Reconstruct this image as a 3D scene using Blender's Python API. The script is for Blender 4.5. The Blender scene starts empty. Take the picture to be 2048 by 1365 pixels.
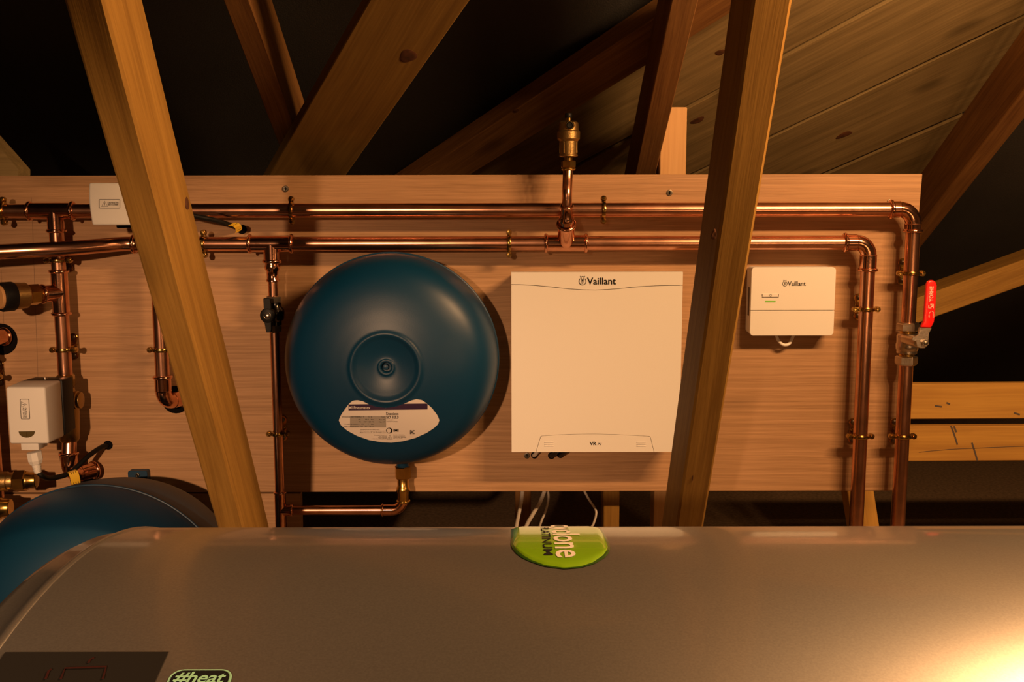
import bpy, bmesh, math, random
from mathutils import Vector, Matrix
random.seed(4)
sc = bpy.context.scene
C = sc.collection
V = Vector
PI = math.pi

# ---------------------------------------------------------------- camera
H = 0.84                      # camera height above the loft floor
FPX = 2080.0
PITCH = math.radians(8.0)
ROLL = math.radians(0.12)
camd = bpy.data.cameras.new('camera')
cam = bpy.data.objects.new('camera', camd)
C.objects.link(cam)
camd.sensor_width = 36.0
camd.lens = 36.0 * FPX / 2048.0
camd.clip_start = 0.02
CM = Matrix.Rotation(PI / 2 - PITCH, 4, 'X') @ Matrix.Rotation(-ROLL, 4, 'Z')
CM.translation = V((0, 0, H))
cam.matrix_world = CM
sc.camera = cam

# ---------------------------------------------------------------- world, lights, exposure
w = bpy.data.worlds.new('world')
sc.world = w
w.use_nodes = True
w.node_tree.nodes['Background'].inputs[0].default_value = (0.02, 0.022, 0.028, 1)
w.node_tree.nodes['Background'].inputs[1].default_value = 0.06
sc.view_settings.view_transform = 'Standard'
sc.view_settings.look = 'None'
sc.view_settings.exposure = 0.0
sc.view_settings.gamma = 1.0
sc.view_settings.use_curve_mapping = False


def lamp(name, loc, watts, col, rad):
    d = bpy.data.lights.new(name, 'POINT')
    d.energy = watts
    d.color = col
    d.shadow_soft_size = rad
    o = bpy.data.objects.new(name, d)
    o.location = V(loc) + V((0, 0, H))
    C.objects.link(o)
    return o


# tube lamp hanging beyond the right edge of the frame
for k in range(5):
    lamp('tube_lamp', (0.62 + 0.11 * k, 0.73, 0.50), 18.0, (1.0, 0.52, 0.215), 0.03)
# work lamp standing behind the camera, shining at the panel
sd = bpy.data.lights.new('work_lamp', 'SPOT')
sd.energy = 250
sd.color = (1.0, 0.55, 0.28)
sd.shadow_soft_size = 0.03
sd.spot_size = math.radians(34)
sd.spot_blend = 1.0
so = bpy.data.objects.new('work_lamp', sd)
so.location = (-0.54, -1.20, H + 0.30)
so.scale = (1.42, 0.74, 1.0)
so.rotation_euler = (V((-0.66, 1.75, H - 0.50)) - V(so.location)).to_track_quat('-Z', 'Y').to_euler()
C.objects.link(so)

# ---------------------------------------------------------------- pixel helpers (measuring the photograph)
R3 = CM.to_3x3()


def ray(u, v):
    return R3 @ V(((u - 1024) / FPX, -(v - 682.5) / FPX, -1.0))


def P(u, v, Y):
    d = ray(u, v)
    return V((0, 0, H)) + d * (Y / d.y)


def onx(u, v, X):              # point of the ray on the plane x = X
    d = ray(u, v)
    return V((0, 0, H)) + d * (X / d.x)


def onplane(u, v, p0, n):
    d = ray(u, v)
    o = V((0, 0, H))
    return o + d * ((p0 - o).dot(n) / d.dot(n))


def px(n, Y):
    return n * Y / FPX


# ---------------------------------------------------------------- materials
MATS = {}


def mat(name, col, rough=0.5, metal=0.0, coat=0.0, coat_rough=0.1, spec=0.5, noise=0.0, nscale=20.0, bump=0.0, bscale=200.0, emit=None, estr=0):
    m = bpy.data.materials.new(name)
    m.use_nodes = True
    nt = m.node_tree
    b = nt.nodes['Principled BSDF']
    b.inputs['Base Color'].default_value = (*col, 1)
    b.inputs['Roughness'].default_value = rough
    b.inputs['Metallic'].default_value = metal
    b.inputs['Coat Weight'].default_value = coat
    b.inputs['Coat Roughness'].default_value = coat_rough
    b.inputs['Specular IOR Level'].default_value = spec
    tc = nt.nodes.new('ShaderNodeTexCoord')
    if noise > 0:
        n = nt.nodes.new('ShaderNodeTexNoise')
        n.inputs['Scale'].default_value = nscale
        n.inputs['Detail'].default_value = 4
        nt.links.new(tc.outputs['Object'], n.inputs['Vector'])
        r = nt.nodes.new('ShaderNodeValToRGB')
        r.color_ramp.elements[0].position = 0.3
        r.color_ramp.elements[1].position = 0.7
        r.color_ramp.elements[0].color = (*[c * (1 - noise) for c in col], 1)
        r.color_ramp.elements[1].color = (*[min(1, c * (1 + noise * 0.6)) for c in col], 1)
        nt.links.new(n.outputs['Fac'], r.inputs['Fac'])
        nt.links.new(r.outputs['Color'], b.inputs['Base Color'])
    if bump > 0:
        n = nt.nodes.new('ShaderNodeTexNoise')
        n.inputs['Scale'].default_value = bscale
        nt.links.new(tc.outputs['Object'], n.inputs['Vector'])
        bp = nt.nodes.new('ShaderNodeBump')
        bp.inputs['Strength'].default_value = bump
        bp.inputs['Distance'].default_value = 0.002
        nt.links.new(n.outputs['Fac'], bp.inputs['Height'])
        nt.links.new(bp.outputs['Normal'], b.inputs['Normal'])
    if emit:
        b.inputs['Emission Color'].default_value = (*emit, 1)
        b.inputs['Emission Strength'].default_value = estr
    MATS[name] = m
    return m


def wood(name, light, dark, rings=60.0, knots=0.5, rough=0.7, stretch=0.035, contrast=0.5):
    """grain runs along local X"""
    m = bpy.data.materials.new(name)
    m.use_nodes = True
    nt = m.node_tree
    L = nt.links.new
    b = nt.nodes['Principled BSDF']
    b.inputs['Roughness'].default_value = rough
    b.inputs['Specular IOR Level'].default_value = 0.25
    tc = nt.nodes.new('ShaderNodeTexCoord')
    oi = nt.nodes.new('ShaderNodeObjectInfo')
    mul = nt.nodes.new('ShaderNodeMath'); mul.operation = 'MULTIPLY'; mul.inputs[1].default_value = 17.0
    L(oi.outputs['Random'], mul.inputs[0])
    add = nt.nodes.new('ShaderNodeVectorMath'); add.operation = 'ADD'
    L(tc.outputs['Object'], add.inputs[0]); L(mul.outputs[0], add.inputs[1])
    # slow wander that bends the grain lines
    wn = nt.nodes.new('ShaderNodeTexNoise'); wn.inputs['Scale'].default_value = 2.2; wn.inputs['Detail'].default_value = 2
    L(add.outputs[0], wn.inputs['Vector'])
    wm = nt.nodes.new('ShaderNodeVectorMath'); wm.operation = 'SCALE'; wm.inputs['Scale'].default_value = 0.02
    L(wn.outputs['Color'], wm.inputs[0])
    a2 = nt.nodes.new('ShaderNodeVectorMath'); a2.operation = 'ADD'
    L(add.outputs[0], a2.inputs[0]); L(wm.outputs[0], a2.inputs[1])
    mp = nt.nodes.new('ShaderNodeMapping'); mp.inputs['Scale'].default_value = (stretch, 1, 1)
    L(a2.outputs[0], mp.inputs['Vector'])
    n1 = nt.nodes.new('ShaderNodeTexNoise'); n1.inputs['Scale'].default_value = rings; n1.inputs['Detail'].default_value = 5; n1.inputs['Roughness'].default_value = 0.55
    L(mp.outputs[0], n1.inputs['Vector'])
    n2 = nt.nodes.new('ShaderNodeTexNoise'); n2.inputs['Scale'].default_value = rings * 5; n2.inputs['Detail'].default_value = 3
    L(mp.outputs[0], n2.inputs['Vector'])
    n3 = nt.nodes.new('ShaderNodeTexNoise'); n3.inputs['Scale'].default_value = 3.5; n3.inputs['Detail'].default_value = 3
    L(add.outputs[0], n3.inputs['Vector'])
    mx = nt.nodes.new('ShaderNodeMix'); mx.inputs[0].default_value = 0.38
    L(n1.outputs['Fac'], mx.inputs[2]); L(n2.outputs['Fac'], mx.inputs[3])
    mx2 = nt.nodes.new('ShaderNodeMix'); mx2.inputs[0].default_value = 0.25
    L(mx.outputs[0], mx2.inputs[2]); L(n3.outputs['Fac'], mx2.inputs[3])
    r = nt.nodes.new('ShaderNodeValToRGB')
    r.color_ramp.elements[0].position = 0.5 - 0.14 / contrast * 0.5
    r.color_ramp.elements[1].position = 0.5 + 0.14 / contrast * 0.5
    r.color_ramp.elements[0].color = (*dark, 1)
    r.color_ramp.elements[1].color = (*light, 1)
    L(mx2.outputs[0], r.inputs['Fac'])
    col = r.outputs['Color']
    if knots > 0:
        mk = nt.nodes.new('ShaderNodeMapping'); mk.inputs['Scale'].default_value = (3.2, 9, 9)
        L(a2.outputs[0], mk.inputs['Vector'])
        vo = nt.nodes.new('ShaderNodeTexVoronoi'); vo.inputs['Scale'].default_value = 1.0
        L(mk.outputs[0], vo.inputs['Vector'])
        kr = nt.nodes.new('ShaderNodeValToRGB')
        kr.color_ramp.elements[0].position = 0.05; kr.color_ramp.elements[0].color = (knots, knots, knots, 1)
        kr.color_ramp.elements[1].position = 0.17; kr.color_ramp.elements[1].color = (0, 0, 0, 1)
        L(vo.outputs['Distance'], kr.inputs['Fac'])
        mc = nt.nodes.new('ShaderNodeMix'); mc.data_type = 'RGBA'
        L(kr.outputs['Color'], mc.inputs[0]); L(col, mc.inputs[6])
        mc.inputs[7].default_value = (*[c * 0.35 for c in dark], 1)
        col = mc.outputs[2]
    L(col, b.inputs['Base Color'])
    bp = nt.nodes.new('ShaderNodeBump'); bp.inputs['Strength'].default_value = 0.25; bp.inputs['Distance'].default_value = 0.002
    L(mx.outputs[0], bp.inputs['Height']); L(bp.outputs['Normal'], b.inputs['Normal'])
    MATS[name] = m
    return m


PINE = wood('pine', (0.36, 0.205, 0.045), (0.21, 0.11, 0.022), rings=75, knots=0.35)
PINE_D = wood('rough_sarking', (0.36, 0.27, 0.125), (0.17, 0.125, 0.055), rings=55, knots=0.85, contrast=0.45)
RAFT = wood('rafter_pine', (0.30, 0.155, 0.048), (0.14, 0.062, 0.02), rings=85, knots=0.5)
RAFT2 = wood('brace_pine', (0.30, 0.18, 0.045), (0.18, 0.10, 0.025), rings=60, knots=0.3)
STUD = wood('fresh_pine', (0.72, 0.46, 0.22), (0.58, 0.34, 0.15), rings=50, knots=0.0)
PALLET = wood('yellow_plank', (0.62, 0.36, 0.08), (0.42, 0.22, 0.05), rings=40, knots=0.7)
PLY = wood('plywood', (0.53, 0.325, 0.178), (0.27, 0.156, 0.077), rings=230, knots=0.22, stretch=0.012, rough=0.55, contrast=0.40)
COPPER = mat('copper', (0.78, 0.41, 0.27), 0.24, 1.0, noise=0.25, nscale=35)
COPPER_F = mat('copper_fitting', (0.80, 0.41, 0.26), 0.14, 1.0, noise=0.2, nscale=60, bump=0.05, bscale=150)
BRASS = mat('brass', (0.66, 0.43, 0.12), 0.24, 1.0, noise=0.2, nscale=60)
BRASS_C = mat('cast_brass', (0.42, 0.28, 0.11), 0.42, 1.0, bump=0.15, bscale=400)
CLIPM = mat('clip_brass', (0.50, 0.33, 0.10), 0.2, 1.0, noise=0.4, nscale=200)
NICKEL = mat('nickel', (0.62, 0.55, 0.48), 0.3, 1.0, bump=0.08, bscale=300)
BLUE = mat('blue_paint', (0.001, 0.034, 0.084), 0.40, 0.0, spec=0.36, bump=0.03, bscale=700)
BLUE_L = mat('blue_paint_satin', (0.001, 0.036, 0.088), 0.48, 0.0, bump=0.03, bscale=700)
WHITE = mat('white_plastic', (0.76, 0.75, 0.72), 0.5, spec=0.35, bump=0.04, bscale=900)
CREAM = mat('off_white_plastic', (0.69, 0.68, 0.655), 0.5, spec=0.35, bump=0.04, bscale=900)
WHITE2 = mat('white_cable', (0.75, 0.72, 0.68), 0.5)
GROOVE = mat('panel_gap', (0.10, 0.08, 0.07), 0.8)
BLACK = mat('black_plastic', (0.007, 0.007, 0.0075), 0.5, spec=0.2)
RUBBER = mat('black_rubber', (0.006, 0.006, 0.006), 0.5, spec=0.25)
HOLE = mat('dark_hole', (0.006, 0.005, 0.005), 0.95, spec=0.05)
INK = mat('black_ink', (0.010, 0.010, 0.010), 0.65, spec=0.15)
PENCIL = mat('pencil', (0.22, 0.13, 0.07), 0.6)
KNOT = mat('knot', (0.10, 0.035, 0.012), 0.7, noise=0.6, nscale=90)
GREYINK = mat('grey_ink', (0.16, 0.15, 0.14), 0.6)
RED = mat('red_sleeve', (0.78, 0.012, 0.012), 0.33, spec=0.5, coat=0.3, coat_rough=0.1)
REDTXT = mat('pale_print', (0.8, 0.62, 0.5), 0.5)
SCREW = mat('screw_steel', (0.16, 0.14, 0.11), 0.35, 0.9)
LABEL = mat('label_paper', (0.70, 0.66, 0.62), 0.45)
LABEL_B = mat('label_purple', (0.03, 0.012, 0.05), 0.45)
LABEL_G = mat('label_grey', (0.33, 0.31, 0.28), 0.5)
YELLOW = mat('yellow_tag', (0.80, 0.50, 0.03), 0.5)
TAN = mat('tan_cap', (0.55, 0.30, 0.12), 0.55)
SILVER = mat('silver_paint', (0.36, 0.345, 0.325), 0.33, 0.82, coat=0.5, coat_rough=0.09, noise=0.10, nscale=900)
GREEN = mat('green_resin', (0.20, 0.42, 0.008), 0.25, coat=1.0, coat_rough=0.06)
GREEN_D = mat('dark_green', (0.02, 0.075, 0.006), 0.3, coat=0.6)
MINT = mat('mint_print', (0.30, 0.62, 0.42), 0.45)
DECAL = mat('grey_decal', (0.016, 0.015, 0.014), 0.5, spec=0.2)
LED = mat('green_led', (0.12, 0.30, 0.02), 0.4, emit=(0.15, 0.55, 0.02), estr=0.25)
AMBER = mat('smoked_lens', (0.10, 0.075, 0.03), 0.15)
FELT = mat('roof_felt', (0.034, 0.033, 0.032), 0.8, bump=0.3, bscale=350, noise=0.3, nscale=3)
CHIP = mat('chipboard', (0.20, 0.13, 0.07), 0.8, noise=0.4, nscale=120)
BLOCK = mat('blockwork', (0.10, 0.09, 0.085), 0.9, noise=0.3, nscale=10, bump=0.4, bscale=60)


# ---------------------------------------------------------------- mesh helpers
def frame(ax):
    ax = V(ax).normalized()
    t = V((0, 0, 1)) if abs(ax.z) < 0.9 else V((1, 0, 0))
    a = ax.cross(t).normalized()
    b = ax.cross(a).normalized()
    return ax, a, b


class MB:
    def __init__(s):
        s.v = []; s.f = []

    def add(s, vs, fs):
        o = len(s.v)
        s.v += [V(x) for x in vs]
        s.f += [tuple(i + o for i in f) for f in fs]
        return s

    def rings(s, rings, cap=True, closed=False):
        n = len(rings[0])
        vs = [p for r in rings for p in r]
        fs = []
        m = len(rings)
        for i in range(m if closed else m - 1):
            j = (i + 1) % m
            for k in range(n):
                l = (k + 1) % n
                fs.append((i * n + k, i * n + l, j * n + l, j * n + k))
        if cap and not closed:
            fs.append(tuple(range(n))[::-1])
            fs.append(tuple((m - 1) * n + k for k in range(n)))
        return s.add(vs, fs)

    def tube(s, pts, r, n=18, cap=True, closed=False):
        pts = [V(p) for p in pts]
        m = len(pts)
        rs = r if isinstance(r, (list, tuple)) else [r] * m
        prev = None
        rings = []
        for i in range(m):
            if closed:
                d = pts[(i + 1) % m] - pts[i - 1]
            else:
                d = pts[min(i + 1, m - 1)] - pts[max(i - 1, 0)]
            d.normalize()
            if prev is None:
                _, a, b = frame(d)
            else:
                a = (prev - d * prev.dot(d)).normalized()
                b = d.cross(a)
            prev = a
            rings.append([pts[i] + (a * math.cos(2 * PI * k / n) + b * math.sin(2 * PI * k / n)) * rs[i] for k in range(n)])
        return s.rings(rings, cap, closed)

    def lathe(s, prof, org, ax, n=24, cap=True, rot=0.0, closed=False):
        """prof: list of (radius, distance along axis)"""
        ax, a, b = frame(ax)
        org = V(org)
        rings = []
        for r, h in prof:
            r = max(r, 1e-5)
            rings.append([org + ax * h + (a * math.cos(rot + 2 * PI * k / n) + b * math.sin(rot + 2 * PI * k / n)) * r for k in range(n)])
        return s.rings(rings, cap, closed)

    def torus(s, c, ax, R, r, n=28, k=10):
        ax, a, b = frame(ax)
        pts = [V(c) + (a * math.cos(2 * PI * i / n) + b * math.sin(2 * PI * i / n)) * R for i in range(n)]
        return s.tube(pts, r, k, closed=True)

    def box(s, c, sx, sy, sz, ax=None):
        c = V(c)
        X, Y, Z = ax if ax else (V((1, 0, 0)), V((0, 1, 0)), V((0, 0, 1)))
        vs = []
        for i in (-1, 1):
            for j in (-1, 1):
                for k in (-1, 1):
                    vs.append(c + X * (i * sx / 2) + Y * (j * sy / 2) + Z * (k * sz / 2))
        fs = [(0, 1, 3, 2), (4, 6, 7, 5), (0, 4, 5, 1), (2, 3, 7, 6), (0, 2, 6, 4), (1, 5, 7, 3)]
        return s.add(vs, fs)

    def hexa(s, front, back):
        return s.add(list(front) + list(back), [(0, 1, 2, 3), (7, 6, 5, 4), (0, 4, 5, 1), (1, 5, 6, 2), (2, 6, 7, 3), (3, 7, 4, 0)])

    def prism(s, poly, off):
        """poly: closed outline, extruded by the vector off"""
        n = len(poly)
        off = V(off)
        vs = [V(p) for p in poly] + [V(p) + off for p in poly]
        fs = [tuple(range(n)), tuple(range(2 * n - 1, n - 1, -1))]
        for i in range(n):
            j = (i + 1) % n
            fs.append((i, i + n, j + n, j))
        return s.add(vs, fs)

    def strip(s, pts2, wpx, mapf):
        """ribbon of width wpx along a 2-D polyline mapped onto a surface"""
        pts2 = [V((p[0], p[1], 0)) for p in pts2]
        n = len(pts2)
        loop = (pts2[0] - pts2[-1]).length < 1e-6
        vs = []
        for i, p in enumerate(pts2):
            if loop and i in (0, n - 1):
                d = (pts2[1] - pts2[n - 2])
            else:
                d = pts2[min(i + 1, n - 1)] - pts2[max(i - 1, 0)]
            if d.length < 1e-9:
                d = V((1, 0, 0))
            d.normalize()
            q = V((-d.y, d.x, 0)) * (wpx / 2)
            vs += [mapf(p.x + q.x, p.y + q.y), mapf(p.x - q.x, p.y - q.y)]
        return s.add(vs, [(2 * i, 2 * i + 1, 2 * i + 3, 2 * i + 2) for i in range(n - 1)])

    def obj(s, name, m, parent=None, smooth=40, bevel=0.0, seg=2):
        me = bpy.data.meshes.new(name)
        org = V((0, 0, 0))
        if parent is not None:
            org = parent['_org'] if '_org' in parent else V((0, 0, 0))
            org = V(org)
        bm = bmesh.new()
        bv = [bm.verts.new(x - org) for x in s.v]
        for f in s.f:
            try:
                bm.faces.new([bv[i] for i in f])
            except ValueError:
                pass
        bmesh.ops.remove_doubles(bm, verts=bm.verts, dist=1e-6)
        bmesh.ops.recalc_face_normals(bm, faces=bm.faces)
        if bevel > 0:
            es = [e for e in bm.edges if len(e.link_faces) == 2 and e.calc_face_angle() > 0.5]
            bmesh.ops.bevel(bm, geom=es, offset=bevel, segments=seg, affect='EDGES', profile=0.5)
        bm.to_mesh(me)
        bm.free()
        me.materials.append(m)
        if smooth:
            me.shade_smooth()
            me.set_sharp_from_angle(angle=math.radians(smooth))
        o = bpy.data.objects.new(name, me)
        C.objects.link(o)
        if parent is not None:
            o.parent = parent
            o['_org'] = list(org)
        return o


def tag(o, label, cat, group=None):
    o['label'] = label
    o['category'] = cat
    if group:
        o['group'] = group
    return o


def thing(name, loc, label, cat, group=None):
    o = bpy.data.objects.new(name, None)
    C.objects.link(o)
    o.empty_display_size = 0.05
    o.location = V(loc)
    o['_org'] = list(V(loc))
    return tag(o, label, cat, group)


def subthing(o):               # children of a part keep the thing's origin
    return o


def structure(o):
    o['kind'] = 'structure'
    return o


def spline(pts, n=8):
    """Catmull-Rom through points"""
    pts = [V(p) for p in pts]
    q = [pts[0] * 2 - pts[1]] + pts + [pts[-1] * 2 - pts[-2]]
    out = []
    for i in range(1, len(q) - 2):
        for k in range(n):
            t = k / n
            p0, p1, p2, p3 = q[i - 1], q[i], q[i + 1], q[i + 2]
            out.append(0.5 * ((2 * p1) + (p2 - p0) * t + (2 * p0 - 5 * p1 + 4 * p2 - p3) * t * t + (3 * p1 - p0 - 3 * p2 + p3) * t ** 3))
    out.append(pts[-1])
    return out


def spl2(pts, n=8):
    return [(p.x, p.y) for p in spline([(a, b, 0) for a, b in pts], n)]


# ---------------------------------------------------------------- lettering
TXT = {}


def text_poly(string, bold=0.0):
    key = (string, bold)
    if key not in TXT:
        cu = bpy.data.curves.new('tmp_text', 'FONT')
        cu.body = string
        cu.offset = bold
        cu.resolution_u = 3
        ob = bpy.data.objects.new('tmp_text', cu)
        C.objects.link(ob)
        me = bpy.data.meshes.new_from_object(ob)
        vs = [(v.co.x, v.co.y) for v in me.vertices]
        fs = [tuple(p.vertices) for p in me.polygons]
        bpy.data.objects.remove(ob)
        bpy.data.curves.remove(cu)
        bpy.data.meshes.remove(me)
        TXT[key] = (vs, fs)
    return TXT[key]


def lettering(string, u0, v0, u1, v1, mapf, m, parent, name='lettering', bold=0.0, turn=0, shear=0.0):
    """fit the string into the box u0..u1, v0..v1 (v grows downward); turn: quarter turns clockwise"""
    vs, fs = text_poly(string, bold)
    vs = [(x + shear * y, y) for x, y in vs]
    xs = [a for a, b in vs]; ys = [b for a, b in vs]
    x0, x1, y0, y1 = min(xs), max(xs), min(ys), max(ys)
    out = []
    for x, y in vs:
        a = (x - x0) / (x1 - x0); b = (y - y0) / (y1 - y0)
        if turn == 1:          # reads downward
            uu, vv = u0 + (u1 - u0) * b, v0 + (v1 - v0) * a
        elif turn == -1:       # reads upward
            uu, vv = u0 + (u1 - u0) * (1 - b), v1 - (v1 - v0) * a
        else:
            uu, vv = u0 + (u1 - u0) * a, v1 - (v1 - v0) * b
        out.append(mapf(uu, vv))
    return MB().add(out, fs).obj(name, m, parent, smooth=0)


def flat(Y):
    return lambda u, v: P(u, v, Y)


# ---------------------------------------------------------------- timber helper
def timber(name, A, B, nrm, width, thick, m, bevel=0.0015, ext=(0, 0), parent=None):
    """box from A to B; A and B lie on the centre line of the face whose outward normal is nrm"""
    A, B = V(A), V(B)
    x = (B - A).normalized()
    A = A - x * ext[0]
    B = B + x * ext[1]
    n = V(nrm)
    z = (n - x * n.dot(x)).normalized()
    y = z.cross(x)
    Lh = (B - A).length
    mb = MB()
    mb.box((0, 0, -thick / 2), Lh, width, thick)
    o = mb.obj(name, m, None, smooth=0, bevel=bevel, seg=1)
    M = Matrix((x, y, z)).transposed().to_4x4()
    M.translation = (A + B) / 2
    o.matrix_world = M
    if parent is not None:
        o.parent = parent
    return o


# ================================================================ the room
YB = 1.75                              # front face of the plywood panel
fl = structure(MB().box((0, 0.3, -0.011), 6.4, 7.6, 0.022).obj('floor', CHIP, None, smooth=0))

# roof slope: underside of the rafters falls away from the camera at about 30 degrees
RP0 = V((0, 1.53, H + 0.2748))
RN = V((0, 0.495, 0.869)).normalized()     # upward normal
SL = V((0, 0.869, -0.495)).normalized()    # down the slope


def roof(off):
    return RP0 + RN * off


c0 = roof(0.165)
rid = c0 - SL * 2.1
eav = c0 + SL * 2.35
mb = MB()
mb.prism([V((-3.1, rid.y, rid.z)), V((3.1, rid.y, rid.z)), V((3.1, eav.y, eav.z)), V((-3.1, eav.y, eav.z))], RN * 0.01)
structure(mb.obj('ceiling', FELT, None, smooth=0))
mb = MB()
fe = V((0, -3.4, 0.2))
mb.prism([V((-3.1, rid.y, rid.z)), V((3.1, rid.y, rid.z)), V((3.1, fe.y, fe.z)), V((-3.1, fe.y, fe.z))], V((0, -0.006, 0.008)))
structure(mb.obj('ceiling', FELT, None, smooth=0))
for nm, X in (('wall_left', -3.1), ('wall_right', 3.1)):
    mb = MB()
    mb.prism([V((X, -3.4, 0)), V((X, -3.4, 0.2)), V((X, rid.y, rid.z)), V((X, eav.y, eav.z)), V((X, eav.y, 0))], V((0.1 if X > 0 else -0.1, 0, 0)))
    structure(mb.obj(nm, BLOCK, None, smooth=0))

# sarking boards laid diagonally on the slope, each its own plank
po = roof(0.14)
L1a, L1b = onplane(1545, 270, po, RN), onplane(2048, 30, po, RN)
bd = (L1b - L1a).normalized()
L2m = onplane(1820, 271, po, RN)
L0m = onplane(1680, 50, po, RN)
bp_ = RN.cross(bd).normalized()
if (L0m - L1a).dot(bp_) < 0:
    bp_ = -bp_
w01 = (L0m - L1a).dot(bp_)
w12 = -(L2m - L1a).dot(bp_)
BW = (w01 + w12) / 2
sark = tag(bpy.data.objects.new('sarking', None), 'rough sawn diagonal sarking boards lining the roof slope at upper right', 'boarding')
C.objects.link(sark)
for k in range(-5, 2):
    lo = k * BW + 0.004
    hi = (k + 1) * BW - 0.004
    mid = (lo + hi) / 2
    a = L1a + bp_ * mid - bd * 0.75
    e0 = L1a + bp_ * mid
    e = e0 + bd * ((0.90 - e0.x) / bd.x)
    o = timber('plank', a - RN * random.uniform(0, 0.006), e - RN * random.uniform(0, 0.006), -RN, hi - lo, 0.018, PINE_D, bevel=0.001, parent=sark)
    Mw = o.matrix_world.copy()
    for vv in o.data.vertices:          # cut the ends along the rafter
        if vv.co.x > 0:
            vv.co.x += (0.862 - (Mw @ vv.co).x) / Mw.to_3x3().col[0].x

# trusses: rafters and struts stand in planes x = const
TX = ((-0.409, -0.372), (0.228, 0.266), (0.828, 0.866))
RL = ('dark rafter rising behind the wide slanting brace at upper left',
      'narrow rafter rising above the panel left of the pale block',
      'rafter running up to the right edge beside the sarking boards')
for i, (xa, xb) in enumerate(TX):
    c = roof(0.0)
    xm = (xa + xb) / 2
    a = V((xm, c.y, c.z)) - SL * 1.9
    e = V((xm, c.y, c.z)) + SL * 2.05
    tag(timber('rafter', a, e, -RN, xb - xa, 0.095, RAFT), RL[i], 'rafter', 'roof rafters')

# struts: front corner edge measured at the foot and at the top of the frame
for (xa, xb, top, foot, lab) in ((TX[0][0], TX[0][1], (208, 0, -0.372), (488, 1055, -0.372), 'thick pine strut crossing in front of the panel left of the blue round vessel'),
                                 (TX[1][0], TX[1][1], (1505, 0, 0.228), (1353, 1050, 0.228), 'pine strut crossing in front of the panel right of the large white box')):
    t = onx(*top[:2], top[2])
    b = onx(*foot[:2], foot[2])
    d = (t - b).normalized()
    xm = (xa + xb) / 2
    k0 = (0.03 - b.z) / d.z
    a = b + d * k0
    # up to the rafters
    nrm = V((0, -d.z, d.y)) if d.y < 0 else V((0, -1, 0))
    nrm = V((0, -abs(d.z), d.y)).normalized()
    k1 = (RP0 - t).dot(RN) / d.dot(RN)
    e = t + d * (k1 - 0.20)
    a = V((xm, a.y, a.z)); e = V((xm, e.y, e.z))
    tag(timber('truss_strut', a, e, nrm, xb - xa, 0.097, PINE, bevel=0.003), lab, 'strut', 'truss struts')

# wide brace under the rafters
pb = roof(-0.03)
a1, a2 = onplane(540, 347, pb, RN), onplane(745, 0, pb, RN)
b1, b2 = onplane(695, 347, pb, RN), onplane(935, 0, pb, RN)
wd = ((b1 - a1).cross((a2 - a1).normalized())).length
tag(timber('roof_brace', (a1 + b1) / 2, (a2 + b2) / 2, -RN, wd, 0.028, RAFT2, ext=(0.10, 0.5)), 'wide slanting pine brace with a knot above the round blue vessel', 'brace')
# diagonal lay board above the rafters
pb = roof(0.098)
a1, a2 = onplane(890, 309, pb, RN), onplane(1297, 39, pb, RN)
b1, b2 = onplane(953, 345.7, pb, RN), onplane(1300, 131, pb, RN)
wd = ((b1 - a1).cross((a2 - a1).normalized())).length
tag(timber('lay_board', (a1 + b1) / 2 + (a2 - a1).normalized() * 0, (a2 + b2) / 2, -RN, wd * 0.9, 0.038, RAFT, ext=(0.25, 0.6)), 'long grained beam slanting up behind the brass air vent', 'beam')

# timbers at the right
A, B = P(1845, 618, 2.2), P(2048, 545, 2.2)
d = (B - A).normalized()
nf = V((0, -1, 0))
tag(timber('collar_tie', A, B, nf, 0.052, 0.10, PINE, ext=(0.3, 0.40)), 'sloping timber with lit top edge behind the red valve handle', 'timber')
for (v0, v1, lab) in ((766, 839, 'upper of two yellow horizontal planks right of the copper pipes'), (851, 924, 'lower of two yellow horizontal planks right of the copper pipes')):
    a = P(1700, (v0 + v1) / 2 + 2, 2.06); e = P(2048, (v0 + v1) / 2, 2.06)
    pk = tag(timber('cross_plank', a, e, (0, -1, 0), px(v1 - v0, 2.06), 0.022, PALLET, ext=(0.0, 0.5)), lab, 'plank', 'yellow planks')
    marks = ([[(1902, 852), (1908, 868), (1915, 890)], [(1908, 853), (1913, 865)], [(1944, 886), (1950, 905), (1955, 922)], [(1838, 905), (1880, 901), (1925, 898), (2048, 893)]] if v0 > 800 else
             [[(1870, 812), (1884, 814)], [(1893, 806), (1900, 809)], [(2028, 826), (2040, 830)]])
    for pl_ in marks:
        mb = MB()
        mb.strip(spl2(pl_, 4) if len(pl_) > 2 else pl_, 1.0 if len(pl_) == 4 else 3.2, flat(2.0592))
        o = mb.obj('crack' if len(pl_) == 4 else 'dark_mark', GROOVE, None, smooth=0)
        o.parent = pk
        o.matrix_parent_inverse = pk.matrix_world.inverted()


def knot(host, u, v, rx, rz, side=None):
    """oval knot lying flush in the face of a timber"""
    M = host.matrix_world
    x, y, z = (M.to_3x3().col[i].normalized() for i in range(3))
    p0 = M.translation.copy()
    if side is not None:               # a side face instead of the front
        if y.x < 0:
            y = -y
        p0 += y * side
        y, z = z, y
    c = onplane(u, v, p0, z)
    ring = []
    n = 22
    for i in range(n):
        t = 2 * PI * i / n
        q = 1 + 0.10 * math.sin(3 * t + u)
        ring.append((math.cos(t) * q, math.sin(t) * q))
    s_ = c.y / FPX
    mb = MB()
    mb.rings([[c + x * a * rx * s_ * f + y * b * rz * s_ * f + z * h for a, b in ring] for f, h in ((1.0, -0.001), (1.0, 0.0002), (0.8, 0.0008), (0.3, 0.0006))])
    o = mb.obj('knot', KNOT, None)
    o.parent = host
    o.matrix_parent_inverse = M.inverted()
    return o


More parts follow.
